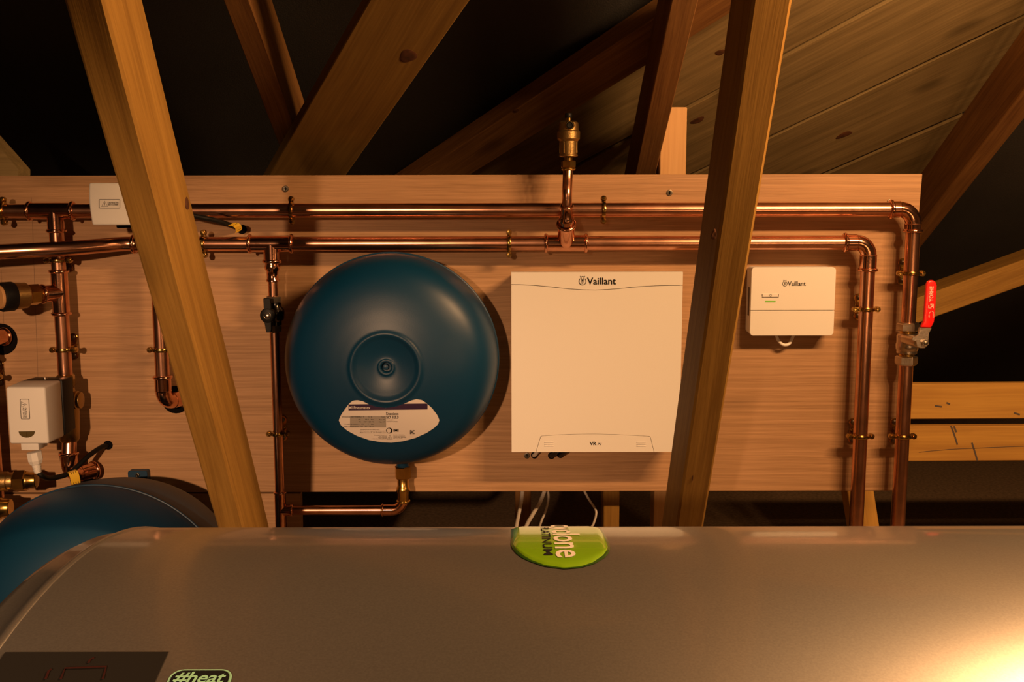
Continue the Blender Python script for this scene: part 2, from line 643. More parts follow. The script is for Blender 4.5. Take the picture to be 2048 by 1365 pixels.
for (nm, u, v, rx, rz) in (('roof_brace', 816, 112, 21, 16), ('lay_board', 1032, 222, 7, 4), ('truss_strut.001', 1428, 470, 12, 5), ('truss_strut.001', 1385, 957, 9, 1.2)):
    knot(bpy.data.objects[nm], u, v, rx, rz)
knot(bpy.data.objects['truss_strut'], 374, 408, 13, 12, side=0.0185)
for pk in sark.children:
    M = pk.matrix_world
    yv = M.to_3x3().col[1].normalized()
    for (u, v, rx, rz) in ((1395, 241, 16, 8), (1688, 270, 17, 8), (1440, 105, 10, 8), (1420, 182, 5, 4)):
        c = onplane(u, v, M.translation, M.to_3x3().col[2])
        if abs((c - M.translation).dot(yv)) < BW / 2 - 0.012:
            knot(pk, u, v, rx, rz)
# posts carrying the panel
PST = [(1207, 1239, 1000, 'narrow post under the panel below the large white box', 1.79, PINE, None, 0.05),
       (1308, 1358, 1000, 'pale pine stud whose top stands up above the panel', 1.93, STUD, 215, 0.05),
       (1030, 1062, 1020, 'dim post behind the hanging white cables', 2.05, RAFT, 930, 0.04)]
for (u0, u1, vr, lab, Y, m, vt, dp) in PST:
    a = P(u0, vr, Y); b = P(u1, vr, Y)
    xm = (a.x + b.x) / 2
    zt = P(1024, vt, Y).z if vt else P(1024, 900, Y).z
    tag(timber('post', (xm, Y, 0.0), (xm, Y, zt), (0, -1, 0), b.x - a.x, dp, m), lab, 'post')
a = P(1694, 975, 1.90); b = P(1746, 975, 1.90)
c = P(1704, 1051, 1.90); d2 = P(1760, 1051, 1.90)
dd = ((c + d2) / 2 - (a + b) / 2).normalized()
k = -((a + b) / 2).z / dd.z
tag(timber('post', (a + b) / 2 - dd * 0.1, (a + b) / 2 + dd * (k - 0.03), (0, -1, 0), (b - a).length, 0.045, PALLET), 'leaning timber between the two right hand pipes under the panel', 'post')
# slanted stud end at the left edge
mb = MB()
Y = 1.772
mb.prism([P(-60, 230, Y), P(0, 297, Y), P(36, 338, Y), P(36, 420, Y), P(-60, 420, Y)], (0, 0.045, 0))
o = mb.obj('stud', MATS['rough_sarking'], None, smooth=0)
tag(o, 'grey stud end with a slanted cut at the left edge', 'stud')

# ================================================================ plywood panel
zt = P(0, 352, YB).z
zb = P(450, 985, YB).z
xr = P(1845, 348, YB).x
xrb = P(1790, 978, YB).x
xl = P(-160, 500, YB).x
pan = thing('backing_panel', ((xl + xr) / 2, YB, zb), 'large plywood panel carrying the pipes, the round vessel and the white boxes', 'panel')
mb = MB()
mb.prism([V((xl, YB, zt)), V((xr, YB, zt)), V((xrb, YB, zb)), V((xl, YB, zb))], (0, 0.018, 0))
mb.obj('plywood_sheet', PLY, pan, smooth=0, bevel=0.0008, seg=1)


def screw(u, v, Y, parent, r=0.005, name='screw', m=SCREW):
    c = P(u, v, Y)
    mb = MB()
    mb.lathe([(0.0, -0.0006), (r * 0.6, -0.0016), (r * 0.92, -0.0012), (r, 0.0004)], c, (0, 1, 0), 14)
    o = mb.obj(name, m, parent)
    mb = MB()
    mb.box(c + V((0, -0.0019, 0)), r * 1.1, 0.0008, r * 0.22)
    mb.box(c + V((0, -0.0019, 0)), r * 0.22, 0.0008, r * 1.1)
    mb.obj('cross_slot', HOLE, o, smooth=0)
    return o


for (u, v) in ((571, 378), (1339, 386), (1054, 912), (1780, 405)):
    screw(u, v, YB - 0.0002, pan, 0.0055)
# holes drilled through the panel (dark discs let into its face)
for (u, v, r) in ((1103, 912, 0.0062), (1121, 910, 0.0062), (1069, 911, 0.0062), (168, 962, 0.024), (351, 800, 0.024), (3, 679, 0.027), (216, 891, 0.008), (484, 459, 0.008)):
    mb = MB()
    mb.lathe([(r, 0.0), (r, 0.001)], P(u, v, YB - 0.0008), (0, 1, 0), 24)
    mb.obj('drilled_hole', HOLE, pan)
# pencil setting-out lines
for (p, q) in (((63, 395), (78, 820)), ((0, 668), (300, 672)), ((2, 540), (10, 700))):
    mb = MB()
    mb.strip([p, q], 0.6, flat(YB - 0.0004))
    mb.obj('pencil_line', PENCIL, pan, smooth=0)
xs2 = P(601, 1010, YB).x
lower = thing('lower_panel', ((xl + xs2) / 2, YB, 0.1), 'lower plywood panel behind the large blue tank at bottom left', 'panel')
mb = MB()
mb.prism([V((xl, YB, zb - 0.003)), V((xs2, YB, zb - 0.003)), V((xs2, YB, 0.1)), V((xl, YB, 0.1))], (0, 0.018, 0))
mb.obj('plywood_sheet', PLY, lower, smooth=0, bevel=0.0008, seg=1)

# ================================================================ pipework
YP = YB - 0.042
R22 = 0.01165
R15 = 0.0080


def bead(mb, c, ax, r):
    """rolled collar of a press fitting"""
    ax = V(ax).normalized()
    mb.torus(c, ax, r * 1.13, r * 0.26)


def sleeve(mb, a, b, r, ends=(True, True), k=1.16):
    a, b = V(a), V(b)
    d = (b - a)
    L = d.length
    mb.lathe([(r * k, 0), (r * k, L)], a, d, 24)
    if ends[0]:
        bead(mb, a, d, r)
    if ends[1]:
        bead(mb, b, d, r)


def elbow(mb, c, d1, d2, r, rad, leg):
    """c: corner of the centre lines; d1, d2: directions out of the elbow"""
    c = V(c); d1 = V(d1).normalized(); d2 = V(d2).normalized()
    ctr = c + d1 * rad + d2 * rad
    pts = [ctr - d2 * rad * math.cos(t) - d1 * rad * math.sin(t) for t in [PI / 2 * i / 10 for i in range(11)]]
    mb.tube(pts, r * 1.10, 22)
    s1 = c + d1 * rad; s2 = c + d2 * rad
    sleeve(mb, s1, s1 + d1 * leg, r, (False, True))
    sleeve(mb, s2, s2 + d2 * leg, r, (False, True))
    mb.torus(s1, d1, r * 1.08, r * 0.10, 24, 6)
    mb.torus(s2, d2, r * 1.08, r * 0.10, 24, 6)


def pipe(parent, pts, r=R22, n=24):
    return MB().tube(pts, r, n).obj('pipe', COPPER, parent)


def Q(u, v, Y=None):
    return P(u, v, YP if Y is None else Y)


XX = V((1, 0, 0)); ZZ = V((0, 0, 1)); YY = V((0, 1, 0))
zu = Q(1000, 420.5).z               # upper pipe height
zl = Q(1000, 487).z                 # lower pipe height


def ux(u, z):                        # x on the pipe plane for a pixel column at height z
    lo = Q(u, 420 if z == zu else 487)
    return lo.x


# --- upper run, left of the valve box
XT1 = Q(110, 420).x
runC = thing('copper_pipework', (XT1, YP, zu), 'copper pipework with two tees at the left edge above the white valve head', 'pipework')
pipe(runC, [V((Q(-120, 420).x, YP, zu)), V((Q(62, 420).x, YP, zu))])
mb = MB()
sleeve(mb, V((Q(59, 420).x, YP, zu)), V((Q(145, 420).x, YP, zu)), R22)
sleeve(mb, V((XT1, YP, zu)), V((XT1, YP, Q(117, 462).z)), R22, (False, True))
mb.obj('tee', COPPER_F, runC)
pipe(runC, [V((Q(140, 420).x, YP, zu)), V((Q(200, 420).x, YP, zu))])
zt2a, zt2b = Q(118, 543).z, Q(120, 628).z
pipe(runC, [V((XT1, YP, Q(117, 455).z)), V((XT1, YP, zt2a - 0.005))])
mb = MB()
sleeve(mb, V((XT1, YP, zt2a)), V((XT1, YP, zt2b)), R22)
BD = V((-0.62, -0.78, 0.0)).normalized()
bc = V((XT1, YP, (zt2a + zt2b) / 2))
sleeve(mb, bc, bc + BD * 0.030, R22, (False, True))
mb.obj('tee', COPPER_F, runC)
zv1t = Q(122, 752).z
pipe(runC, [V((XT1, YP, zt2b + 0.005)), V((XT1, YP, zv1t - 0.01))])
# relief valve on the side branch
rv = thing('relief_valve', bc + BD * 0.03, 'brass valve with black ring and tan cap branching left from the pipe tee', 'valve')
o0 = bc + BD * 0.028
MB().lathe([(R22 * 0.95, 0), (R22 * 1.05, 0.006), (R22 * 1.05, 0.010)], o0, BD, 24).obj('tail', BRASS, rv)
MB().lathe([(0.015, 0.008), (0.0175, 0.010), (0.0175, 0.026), (0.016, 0.028)], o0, BD, 6, rot=0.3).obj('hex_nut', BRASS, rv, smooth=20)
MB().lathe([(0.016, 0.026), (0.0205, 0.030), (0.0215, 0.046), (0.0215, 0.052)], o0, BD, 28).obj('body', BRASS_C, rv)
MB().lathe([(0.0225, 0.050), (0.0235, 0.052), (0.0235, 0.068), (0.0225, 0.070), (0.017, 0.0705)], o0, BD, 28).obj('collar', BLACK, rv)
MB().lathe([(0.0188, 0.066), (0.0188, 0.073), (0.0178, 0.0745), (0, 0.0748)], o0, BD, 28).obj('cap', TAN, rv)

# --- upper run to the right
XE1 = Q(1828, 420).x
zc1 = Q(1832, 462).z
zv2t = Q(1824, 648).z
zup = zu
runA = thing('copper_pipework', (0.2, YP, zu), 'upper horizontal copper pipe running to the far right elbow above the ball valve', 'pipework')
pipe(runA, [V((Q(280, 420).x, YP, zu)), V((Q(1786, 420).x, YP, zu))])
mb = MB()
ra = 0.024
xq = Q(1782, 418).x
elbow(mb, V((XE1, YP, zu)), (-1, 0, 0), (0, 0, -1), R22, ra, 0)
mb2 = MB()
ctrL = V((XE1 - ra, YP, zu)); ctrD = V((XE1, YP, zu - ra))
sleeve(mb2, ctrL, V((xq, YP, zu)), R22, (False, True))
sleeve(mb2, ctrD, V((XE1, YP, zc1)), R22, (False, True))
mb.v = mb.v[:11 * 22]; mb.f = [f for f in mb.f if max(f) < 11 * 22]
mb2.torus(ctrL, XX, R22 * 1.1, R22 * 0.09, 24, 6)
mb2.torus(ctrD, ZZ, R22 * 1.1, R22 * 0.09, 24, 6)
mb.add(mb2.v, mb2.f)
mb.obj('elbow', COPPER_F, runA)
pipe(runA, [V((XE1, YP, zc1 + 0.004)), V((XE1, YP, zv2t - 0.008))])


# --- lower run
runB = thing('copper_pipework', (0.1, YP, zl), 'lower horizontal copper pipe with a tee under the brass air vent', 'pipework')
XV = Q(312, 487).x                    # hidden tee behind the strut
pts = spline([P(-160, 512, 1.600), P(-20, 505, 1.622), P(60, 501, 1.636), P(130, 497.5, 1.655), P(200, 492, 1.682), V((Q(250, 487).x, YP - 0.006, zl + 0.0005)), V((Q(290, 487).x, YP, zl))], 6)
pipe(runB, pts)
mb = MB()
sleeve(mb, V((Q(268, 488).x, YP, zl)), V((Q(352, 488).x, YP, zl)), R22)
sleeve(mb, V((XV, YP, zl)), V((XV, YP, zl - 0.036)), R22, (False, True))
mb.obj('tee', COPPER_F, runB)
ze = Q(318, 790).z
pipe(runB, [V((XV, YP, zl - 0.03)), V((XV, YP, Q(318, 760).z))])
# elbow from the vertical leg into the panel
mb = MB()
zz0 = Q(318, 755).z
zz1 = Q(320, 806).z
dv = V((0.42, 0.9, 0)).normalized()
rad = 0.020
cE = V((XV, YP, zz1))
ctr = cE + ZZ * rad + dv * rad
mb.tube([ctr - dv * rad * math.cos(t) - ZZ * rad * math.sin(t) for t in [PI / 2 * i / 10 for i in range(11)]], R22 * 1.10, 22)
sleeve(mb, cE + ZZ * rad, V((XV, YP, zz0)), R22, (False, True))
sleeve(mb, cE + dv * rad, cE + dv * 0.043, R22, (False, True))
mb.torus(cE + ZZ * rad, ZZ, R22 * 1.1, R22 * 0.09, 24, 6)
mb.obj('elbow', COPPER_F, runB)
XT3 = Q(543, 487).x
pipe(runB, [V((Q(340, 487).x, YP, zl)), V((Q(503, 487).x, YP, zl))])
mb = MB()
sleeve(mb, V((Q(500, 487).x, YP, zl)), V((Q(583, 487).x, YP, zl)), R22)
zr1 = Q(543, 523).z
sleeve(mb, V((XT3, YP, zl)), V((XT3, YP, zr1)), R22, (False, True))
mb.obj('tee', COPPER_F, runB)
zr2 = Q(545, 563).z
L = zr1 - zr2
MB().lathe([(R22 * 1.0, 0), (R22 * 1.0, L * 0.18), (R22 * 1.12, L * 0.3), (R22 * 1.0, L * 0.42), (R15 * 1.2, L * 0.5), (R15 * 1.16, L * 0.85), (R15 * 1.32, L * 0.92), (R15 * 1.34, L), (R15 * 1.1, L * 1.03)], V((XT3, YP, zr1)), (0, 0, -1), 24).obj('reducer', COPPER_F, runB)
zv3 = Q(546, 592).z
pipe(runB, [V((XT3, YP, zr2 + 0.004)), V((XT3, YP, zv3 - 0.006))], R15)
XT4 = Q(1132, 487).x
pipe(runB, [V((Q(578, 487).x, YP, zl)), V((Q(1095, 487).x, YP, zl))])
mb = MB()
sleeve(mb, V((Q(1092, 487).x, YP, zl)), V((Q(1172, 487).x, YP, zl)), R22)
b1 = P(1132.5, 449, 1.674)
t0 = V((XT4, YP, zl))
sleeve(mb, t0, b1, R22, (False, True))
mb.obj('tee', COPPER_F, runB)
b2 = P(1133.5, 413, 1.661)
dr = b2 - b1
L = dr.length
MB().lathe([(R22 * 1.0, 0), (R22 * 1.02, L * 0.10), (R22 * 1.12, L * 0.22), (R22 * 0.98, L * 0.36), (R15 * 1.18, L * 0.46), (R15 * 1.16, L * 0.92)], b1, dr, 24).obj('reducer', COPPER_F, runB)
mb = MB(); bead(mb, b2, dr, R15); mb.obj('collar', COPPER_F, runB)
YV = 1.672
vb = P(1136, 338, YV)
pipe(runB, spline([b1 + dr * 0.8, b2 + dr * 0.12, P(1134.2, 385, 1.659), P(1135.3, 360, 1.668), vb, vb + V((0, 0, 0.008))], 6), R15)
XE2 = Q(1738, 487).x
pipe(runB, [V((Q(1168, 487).x, YP, zl)), V((Q(1694, 487).x, YP, zl))])
mb = MB()
ra = 0.021
ctr = V((XE2 - ra, YP, zl - ra))
mb.tube([ctr + V((ra * math.sin(t), 0, ra * math.cos(t))) for t in [PI / 2 * i / 10 for i in range(11)]], R22 * 1.10, 22)
sleeve(mb, V((XE2 - ra, YP, zl)), V((Q(1690, 487).x, YP, zl)), R22, (False, True))
sleeve(mb, V((XE2, YP, zl - ra)), V((XE2, YP, Q(1740, 540).z)), R22, (False, True))
mb.torus((XE2 - ra, YP, zl), XX, R22 * 1.1, R22 * 0.09, 24, 6)
mb.torus((XE2, YP, zl - ra), ZZ, R22 * 1.1, R22 * 0.09, 24, 6)
mb.obj('elbow', COPPER_F, runB)
pipe(runB, [V((XE2, YP, Q(1740, 536).z)), V((XE2, YP, 0.12))])

# pipe below the ball valve
zv2b = Q(1822, 729).z
runF = thing('copper_pipework', (XE1, YP, 0.12), 'rightmost vertical copper pipe running down below the ball valve', 'pipework')
pipe(runF, [V((XE1, YP, zv2b + 0.008)), V((XE1, YP, 0.12))])

# --- thin pipe to the round vessel
zv3b = Q(546, 664).z
zt5 = Q(548, 986).z
zh = Q(680, 1021).z
XVES = P(806, 960, YP).x
runE = thing('copper_pipework', (XT3, YP, zh), 'thin copper pipe dropping below the black lever valve and across under the round vessel', 'pipework')
pipe(runE, [V((XT3, YP, zv3b + 0.008)), V((XT3, YP, zt5 - 0.004))], R15)
mb = MB()
sleeve(mb, V((XT3, YP, zt5)), V((XT3, YP, zh - 0.034)), R15, (True, True), 1.2)
sleeve(mb, V((XT3, YP, zh)), V((Q(584, 1021).x, YP, zh)), R15, (False, True), 1.2)
mb.obj('tee', COPPER_F, runE)
pipe(runE, [V((XT3, YP, zh - 0.03)), V((XT3, YP, 0.14))], R15)
xe = Q(765, 1021).x
pipe(runE, [V((Q(580, 1021).x, YP, zh)), V((xe + 0.003, YP, zh))], R15)
mb = MB()
ra = 0.020
ctr = V((XVES - ra, YP, zh + ra))
mb.tube([ctr + V((ra * math.sin(t), 0, -ra * math.cos(t))) for t in [PI / 2 * i / 10 for i in range(11)]], R15 * 1.14, 22)
sleeve(mb, V((XVES - ra, YP, zh)), V((xe, YP, zh)), R15, (False, True), 1.16)
zbr = Q(806, 1003).z
mb.lathe([(R15 * 1.14, 0), (R15 * 1.14, max(0.002, zbr - zh - ra + 0.004))], V((XVES, YP, zh + ra)), ZZ, 22)
mb.obj('elbow', COPPER_F, runE)
ct = V((XVES, YP, zbr))
zn0, zn1 = Q(806, 957).z, Q(806, 933).z
mb = MB()
bead(mb, ct, ZZ, R15 * 1.08)
mb.lathe([(R15 * 1.25, 0), (R15 * 1.3, (zn0 - zbr) * 0.35), (R15 * 1.45, (zn0 - zbr) * 0.45), (R15 * 1.4, (zn0 - zbr) * 0.6), (R15 * 1.2, (zn0 - zbr) * 0.65), (R15 * 1.2, zn0 - zbr)], ct, ZZ, 24)
mb.obj('adaptor', BRASS, runE)
MB().lathe([(0.0125, 0), (0.0142, 0.0015), (0.0142, zn1 - zn0 - 0.0015), (0.0125, zn1 - zn0)], V((XVES, YP, zn0)), ZZ, 6, rot=0.25).obj('union_nut', BRASS, runE, smooth=20)


# ---------------------------------------------------------------- pipe clips
def clip(c, axis, r, label, half=0.0, seed=0):
    """ring clip on a pipe whose centre is c; lugs stand across the pipe"""
    c = V(c)
    ax = V(axis).normalized()
    cr = ax.cross(YY).normalized()          # across the pipe, in the panel plane
    yb = YB - 0.0005
    t = thing('pipe_clip', (c.x, yb, c.z), label, 'pipe clip', 'brass ring clips')
    ri = r + 0.0016
    n = 28
    mb = MB()
    pts = [c + (cr * math.cos(2 * PI * i / n) + YY * math.sin(2 * PI * i / n)) * ri for i in range(n)]
    rings = []
    for i in range(n):
        d = (pts[i] - c).normalized()
        h = 0.0034
        rings.append([pts[i] - ax * h - d * 0.0014, pts[i] - ax * h * 0.8 + d * 0.0014, pts[i] + d * 0.0022, pts[i] + ax * h * 0.8 + d * 0.0014, pts[i] + ax * h - d * 0.0014])
    mb.rings(rings, closed=True)
    mb.obj('ring', CLIPM, t)
    for s in (-1, 1):
        lc = c + cr * s * (ri + 0.0052)
        mb = MB()
        mb.lathe([(0.0042, -0.005), (0.0048, -0.004), (0.0048, 0.004), (0.0042, 0.005)], lc, YY, 14)
        mb.box(c + cr * s * (ri + 0.002), 0.006, 0.0085, 0.0066, (cr, YY, ax))
        lug = mb.obj('lug', CLIPM, t)
        mb = MB()
        mb.lathe([(0.0036, 0), (0.0036, -0.0012), (0.0026, -0.0024), (0, -0.0026)], lc - YY * 0.005, YY, 12)
        mb.lathe([(0.0006, 0), (0.0006, 0.0001)], lc - YY * 0.0078, YY, 6)
        mb.obj('lug_screw', CLIPM, lug)
    MB().lathe([(0.0038, 0), (0.0038, yb - c.y - r - 0.002)], c + YY * (r + 0.002), YY, 14).obj('stem', CLIPM, t)
    mb = MB()
    pl = c.copy(); pl.y = yb - 0.003
    out = []
    for (o_, rr) in ((-0.0165, 0.0075), (0.0, 0.0062), (0.0165, 0.0075)):
        out.append((o_, rr))
    # figure-eight base plate
    poly = []
    for i in range(13):
        a = PI * i / 12
        poly.append(pl + ax * (0.015 + 0.0075 * math.sin(a)) + cr * (0.0075 * math.cos(a)))
    poly += [pl + ax * 0.006 - cr * 0.0048, pl - cr * 0.0065, pl - ax * 0.006 - cr * 0.0048]
    for i in range(13):
        a = PI * i / 12
        poly.append(pl - ax * (0.015 + 0.0075 * math.sin(a)) - cr * (0.0075 * math.cos(a)))
    poly += [pl - ax * 0.006 + cr * 0.0048, pl + cr * 0.0065, pl + ax * 0.006 + cr * 0.0048]
    mb.prism(poly, (0, 0.003, 0))
    bpz = mb.obj('base_plate', CLIPM, t, bevel=0.0006, seg=1)
    for s in (-1, 1):
        sc_ = pl + ax * s * 0.0155
        MB().lathe([(0.0042, 0), (0.0042, -0.0010), (0.0028, -0.0022), (0, -0.0024)], sc_, YY, 12).obj('plate_screw', SCREW, bpz)
    return t


clip(V((Q(7, 420).x, YP, zu)), XX, R22, 'brass clip on the upper pipe at the left edge of the photo')
clip(V((Q(583, 420).x, YP, zu)), XX, R22, 'brass clip on the upper pipe above and left of the round vessel')
clip(V((Q(1207, 420).x, YP, zu)), XX, R22, 'brass clip on the upper pipe just right of the air vent')
clip(V((Q(408, 487).x, YP, zl)), XX, R22, 'brass clip on the lower pipe half hidden by the left strut')
clip(V((Q(1018, 487).x, YP, zl)), XX, R22, 'brass clip on the lower pipe above the large white box')
clip(V((XT1, YP, Q(117, 521).z)), ZZ, R22, 'brass clip under the bent pipe at left, above the second tee')
clip(V((XT1, YP, Q(120, 700).z)), ZZ, R22, 'brass clip on the vertical pipe just above the white valve head')
clip(V((XV, YP, Q(318, 700).z)), ZZ, R22, 'brass clip on the short vertical pipe left of the left strut')
clip(V((XT3, YP, Q(545, 868).z)), ZZ, R15, 'brass clip on the thin vertical pipe left of the round vessel')
clip(V((XE2, YP, Q(1735, 619).z)), ZZ, R22, 'brass clip on the inner right pipe beside the small white box')
clip(V((XE2, YP, Q(1724, 873).z)), ZZ, R22, 'brass clip near the foot of the inner right pipe')
clip(V((XE1, YP, Q(1828, 547).z)), ZZ, R22, 'brass clip on the outer right pipe above the ball valve')
clip(V((XE1, YP, Q(1814, 873).z)), ZZ, R22, 'brass clip on the outer right pipe below the ball valve')
XG = Q(-24, 750).x
clip(V((XG, YP, Q(-10, 755).z)), ZZ, R22, 'brass clip cut by the left edge beside the white valve head')

# pipe at the left edge that turns through the panel
runG = thing('copper_pipework', (XG, YP, 0.3), 'copper pipe at the left edge turning through a black hole', 'pipework')
zg = Q(-8, 680).z
pipe(runG, [V((XG, YP, zg - 0.02)), V((XG, YP, 0.30))])
mb = MB()
dv = V((0.30, 0.95, 0)).normalized()
cE = V((XG, YP, zg)); rad = 0.016
ctr = cE - ZZ * rad + dv * rad
mb.tube([ctr - dv * rad * math.cos(t) + ZZ * rad * math.sin(t) for t in [PI / 2 * i / 10 for i in range(11)]], R22 * 1.1, 22)
sleeve(mb, cE - ZZ * rad, cE - ZZ * 0.032, R22, (False, True))
sleeve(mb, cE + dv * rad, cE + dv * 0.040, R22, (False, True))
mb.obj('elbow', COPPER_F, runG)

# ---------------------------------------------------------------- brass fittings at the left edge
def comp(v, u1, Y, lab, r=0.0165):
    c = P(u1, v, Y)
    t = thing('compression_fitting', c, lab, 'fitting', 'brass fittings at the left edge')
    d = V((-1, -0.12, 0)).normalized()
    MB().lathe([(r * 0.72, 0), (r * 0.78, 0.001), (r * 0.82, 0.012), (r * 0.9, 0.014), (r * 0.9, 0.018)], c, d, 24).obj('olive_end', BRASS, t)
    MB().lathe([(r * 1.0, 0.016), (r * 1.12, 0.018), (r * 1.12, 0.034), (r * 1.0, 0.036)], c, d, 6, rot=0.4).obj('hex_nut', BRASS, t, smooth=20)
    MB().lathe([(r * 0.8, 0.035), (r * 0.85, 0.037), (r * 0.85, 0.045), (r * 0.95, 0.046), (r * 0.95, 0.062), (r * 0.8, 0.064)], c, d, 28).obj('body', BRASS_C, t)
    MB().lathe([(r * 1.0, 0.062), (r * 1.15, 0.064), (r * 1.15, 0.085), (r * 1.0, 0.087)], c, d, 6).obj('hex_nut', BRASS, t, smooth=20)
    return t


comp(961, 74, 1.665, 'brass compression fitting at the left edge under the white valve head')
comp(1016, 22, 1.66, 'lowest brass fitting at the left edge touching the large blue tank', 0.019)


# ================================================================ motorised valves
def triangle_sign(parent, tri, lw, mapf, turn=False):
    mb = MB()
    mb.strip(tri + [tri[0]], lw, mapf)
    cx = sum(p[0] for p in tri) / 3; cy = sum(p[1] for p in tri) / 3
    return mb, cx, cy


def rrect(u0, v0, u1, v1, r, n=4):
    pts = []
    for (cx, cy, a0) in ((u1 - r, v0 + r, -PI / 2), (u1 - r, v1 - r, 0), (u0 + r, v1 - r, PI / 2), (u0 + r, v0 + r, PI)):
        for i in range(n + 1):
            a = a0 + PI / 2 * i / n
            pts.append((cx + r * math.cos(a), cy + r * math.sin(a)))
    return pts


# --- valve 1 (vertical, lower left)
YF = 1.585
fr = [P(10, 776, YF), P(90, 774, YF), P(97, 887, YF), P(20, 890, YF)]
x0 = (fr[0].x + fr[3].x) / 2 + 0.0; x1 = (fr[1].x + fr[2].x) / 2
z1 = (fr[0].z + fr[1].z) / 2; z0 = (fr[2].z + fr[3].z) / 2
v1 = thing('zone_valve', ((x0 + x1) / 2, 1.70, z0), 'white motorised valve head with upright warning label on the left pipe', 'valve')


def rect(x0, x1, z0, z1, Y):
    return [V((x0, Y, z1)), V((x1, Y, z1)), V((x1, Y, z0)), V((x0, Y, z0))]


hd = MB().hexa(rect(x0, x1, z0, z1, YF), rect(x0 - 0.001, x1 + 0.001, z0 - 0.001, z1 + 0.001, YF + 0.056)).obj('head_cover', WHITE, v1, bevel=0.0035, seg=3)
MB().hexa(rect(x0 + 0.000, x1 + 0.003, z0 + 0.001, z1 + 0.001, YF + 0.0555), rect(x0 + 0.002, x1 + 0.003, z0 + 0.003, z1 - 0.001, YF + 0.096)).obj('base_block', BLACK, v1, bevel=0.002)
xb = XT1
MB().lathe([(0.013, 0), (0.0155, 0.002), (0.0155, 0.020), (0.013, 0.022)], V((xb, YP, zv1t - 0.020)), ZZ, 6, rot=0.2).obj('hex_nut', BRASS, v1, smooth=20)
zb1 = Q(125, 884).z
MB().lathe([(0.013, 0), (0.016, 0.004), (0.0175, 0.02), (0.019, 0.05), (0.0175, 0.07), (0.013, zv1t - 0.02 - zb1)], V((xb, YP, zb1)), ZZ, 24).obj('valve_body', BRASS_C, v1)
mb = MB()
cs = P(150, 803, 1.70)
mb.lathe([(0.012, 0), (0.0155, 0.001), (0.0155, 0.006), (0.0135, 0.007), (0.0135, 0.012), (0.011, 0.013)], V((xb + 0.012, YP, cs.z)), XX, 24)
mb.obj('end_cap', BRASS_C, v1)
# lever pin on top, lens, label, gland
mb = MB(); lp = P(92, 760, 1.655)
mb.tube([lp - V((0, 0, 0.012)), lp + V((-0.001, 0, 0.004))], 0.0032, 12)
mb.obj('lever_pin', NICKEL, v1)
mf = flat(YF - 0.0005)
mb = MB()
arc = [(36.5, 863.5)] + [(53.5 + 16.2 * math.cos(a), 864 + 12 * math.sin(a)) for a in [PI * (1 - i / 12) for i in range(13)]] + [(69.5, 863)]
mb.prism([mf(u, v) for u, v in arc], (0, 0.0004, 0))
mb.obj('lens', AMBER, hd, smooth=0)
mb = MB()
mb.strip(spl2([(53.6, 865), (53.6, 875)], 2), 0.8, flat(YF - 0.0008))
mb.obj('lens_mark', BRASS, hd, smooth=0)
lb = rrect(40, 799, 57.5, 838.5, 1.8)
sk = lambda u, v: (u + (v - 799) * 0.055, v)
lm = lambda u, v: flat(YF - 0.0006)(*sk(u, v))
mb = MB()
mb.strip(lb + [lb[0]], 0.9, lm)
tri = [(42, 804), (42, 815), (52.5, 809.5)]
mb.strip(tri + [tri[0]], 0.8, lm)
mb.strip([(44, 809.5), (48.5, 809.5)], 0.9, lm)
mb.strip([(49.3, 809.5), (50.3, 809.5)], 0.9, lm)
mb.obj('warning_sign', INK, hd, smooth=0)
lettering('CAUTION DO', 48.6, 816, 51.6, 836.5, lm, INK, hd, turn=1, bold=0.02)
lettering('NOT COVER!', 44.2, 816, 47.2, 836.5, lm, INK, hd, turn=1, bold=0.02)
g0 = P(44, 889, 1.60); g1 = P(80, 903, 1.60)
MB().box(((g0.x + g1.x) / 2, 1.612, z0 - 0.005), g1.x - g0.x, 0.032, 0.016).obj('gland_socket', WHITE, v1, bevel=0.001)
gc = P(68, 904, 1.612)
ga = (P(76, 946, 1.612) - gc).normalized()
MB().lathe([(0.0085, 0), (0.0115, 0.0005), (0.0115, 0.014), (0.009, 0.020)], gc, ga, 8).obj('gland_nut', WHITE, v1, smooth=20)
mb = MB()
prof = []
for i in range(7):
    h = 0.0185 + i * 0.0024
    prof += [(0.0074 - i * 0.0003, h), (0.0074 - i * 0.0003, h + 0.0014), (0.0060 - i * 0.0003, h + 0.0015), (0.0060 - i * 0.0003, h + 0.0023)]
mb.lathe(prof, gc, ga, 18)
mb.obj('strain_relief', WHITE, v1, smooth=30)
cb = thing('black_cable', P(216, 891, YB), 'black cable looping from the white valve head into the panel', 'cable')
ce = gc + ga * 0.033
pts = spline([ce, ce + V((0.006, 0.003, -0.008)), P(100, 957, 1.64), P(130, 951, 1.665), P(150, 938, 1.68), P(178, 912, 1.705), P(203, 895, 1.735), P(214, 891.5, 1.7485)], 8)
MB().tube(pts, 0.0042, 14).obj('cable', RUBBER, cb)


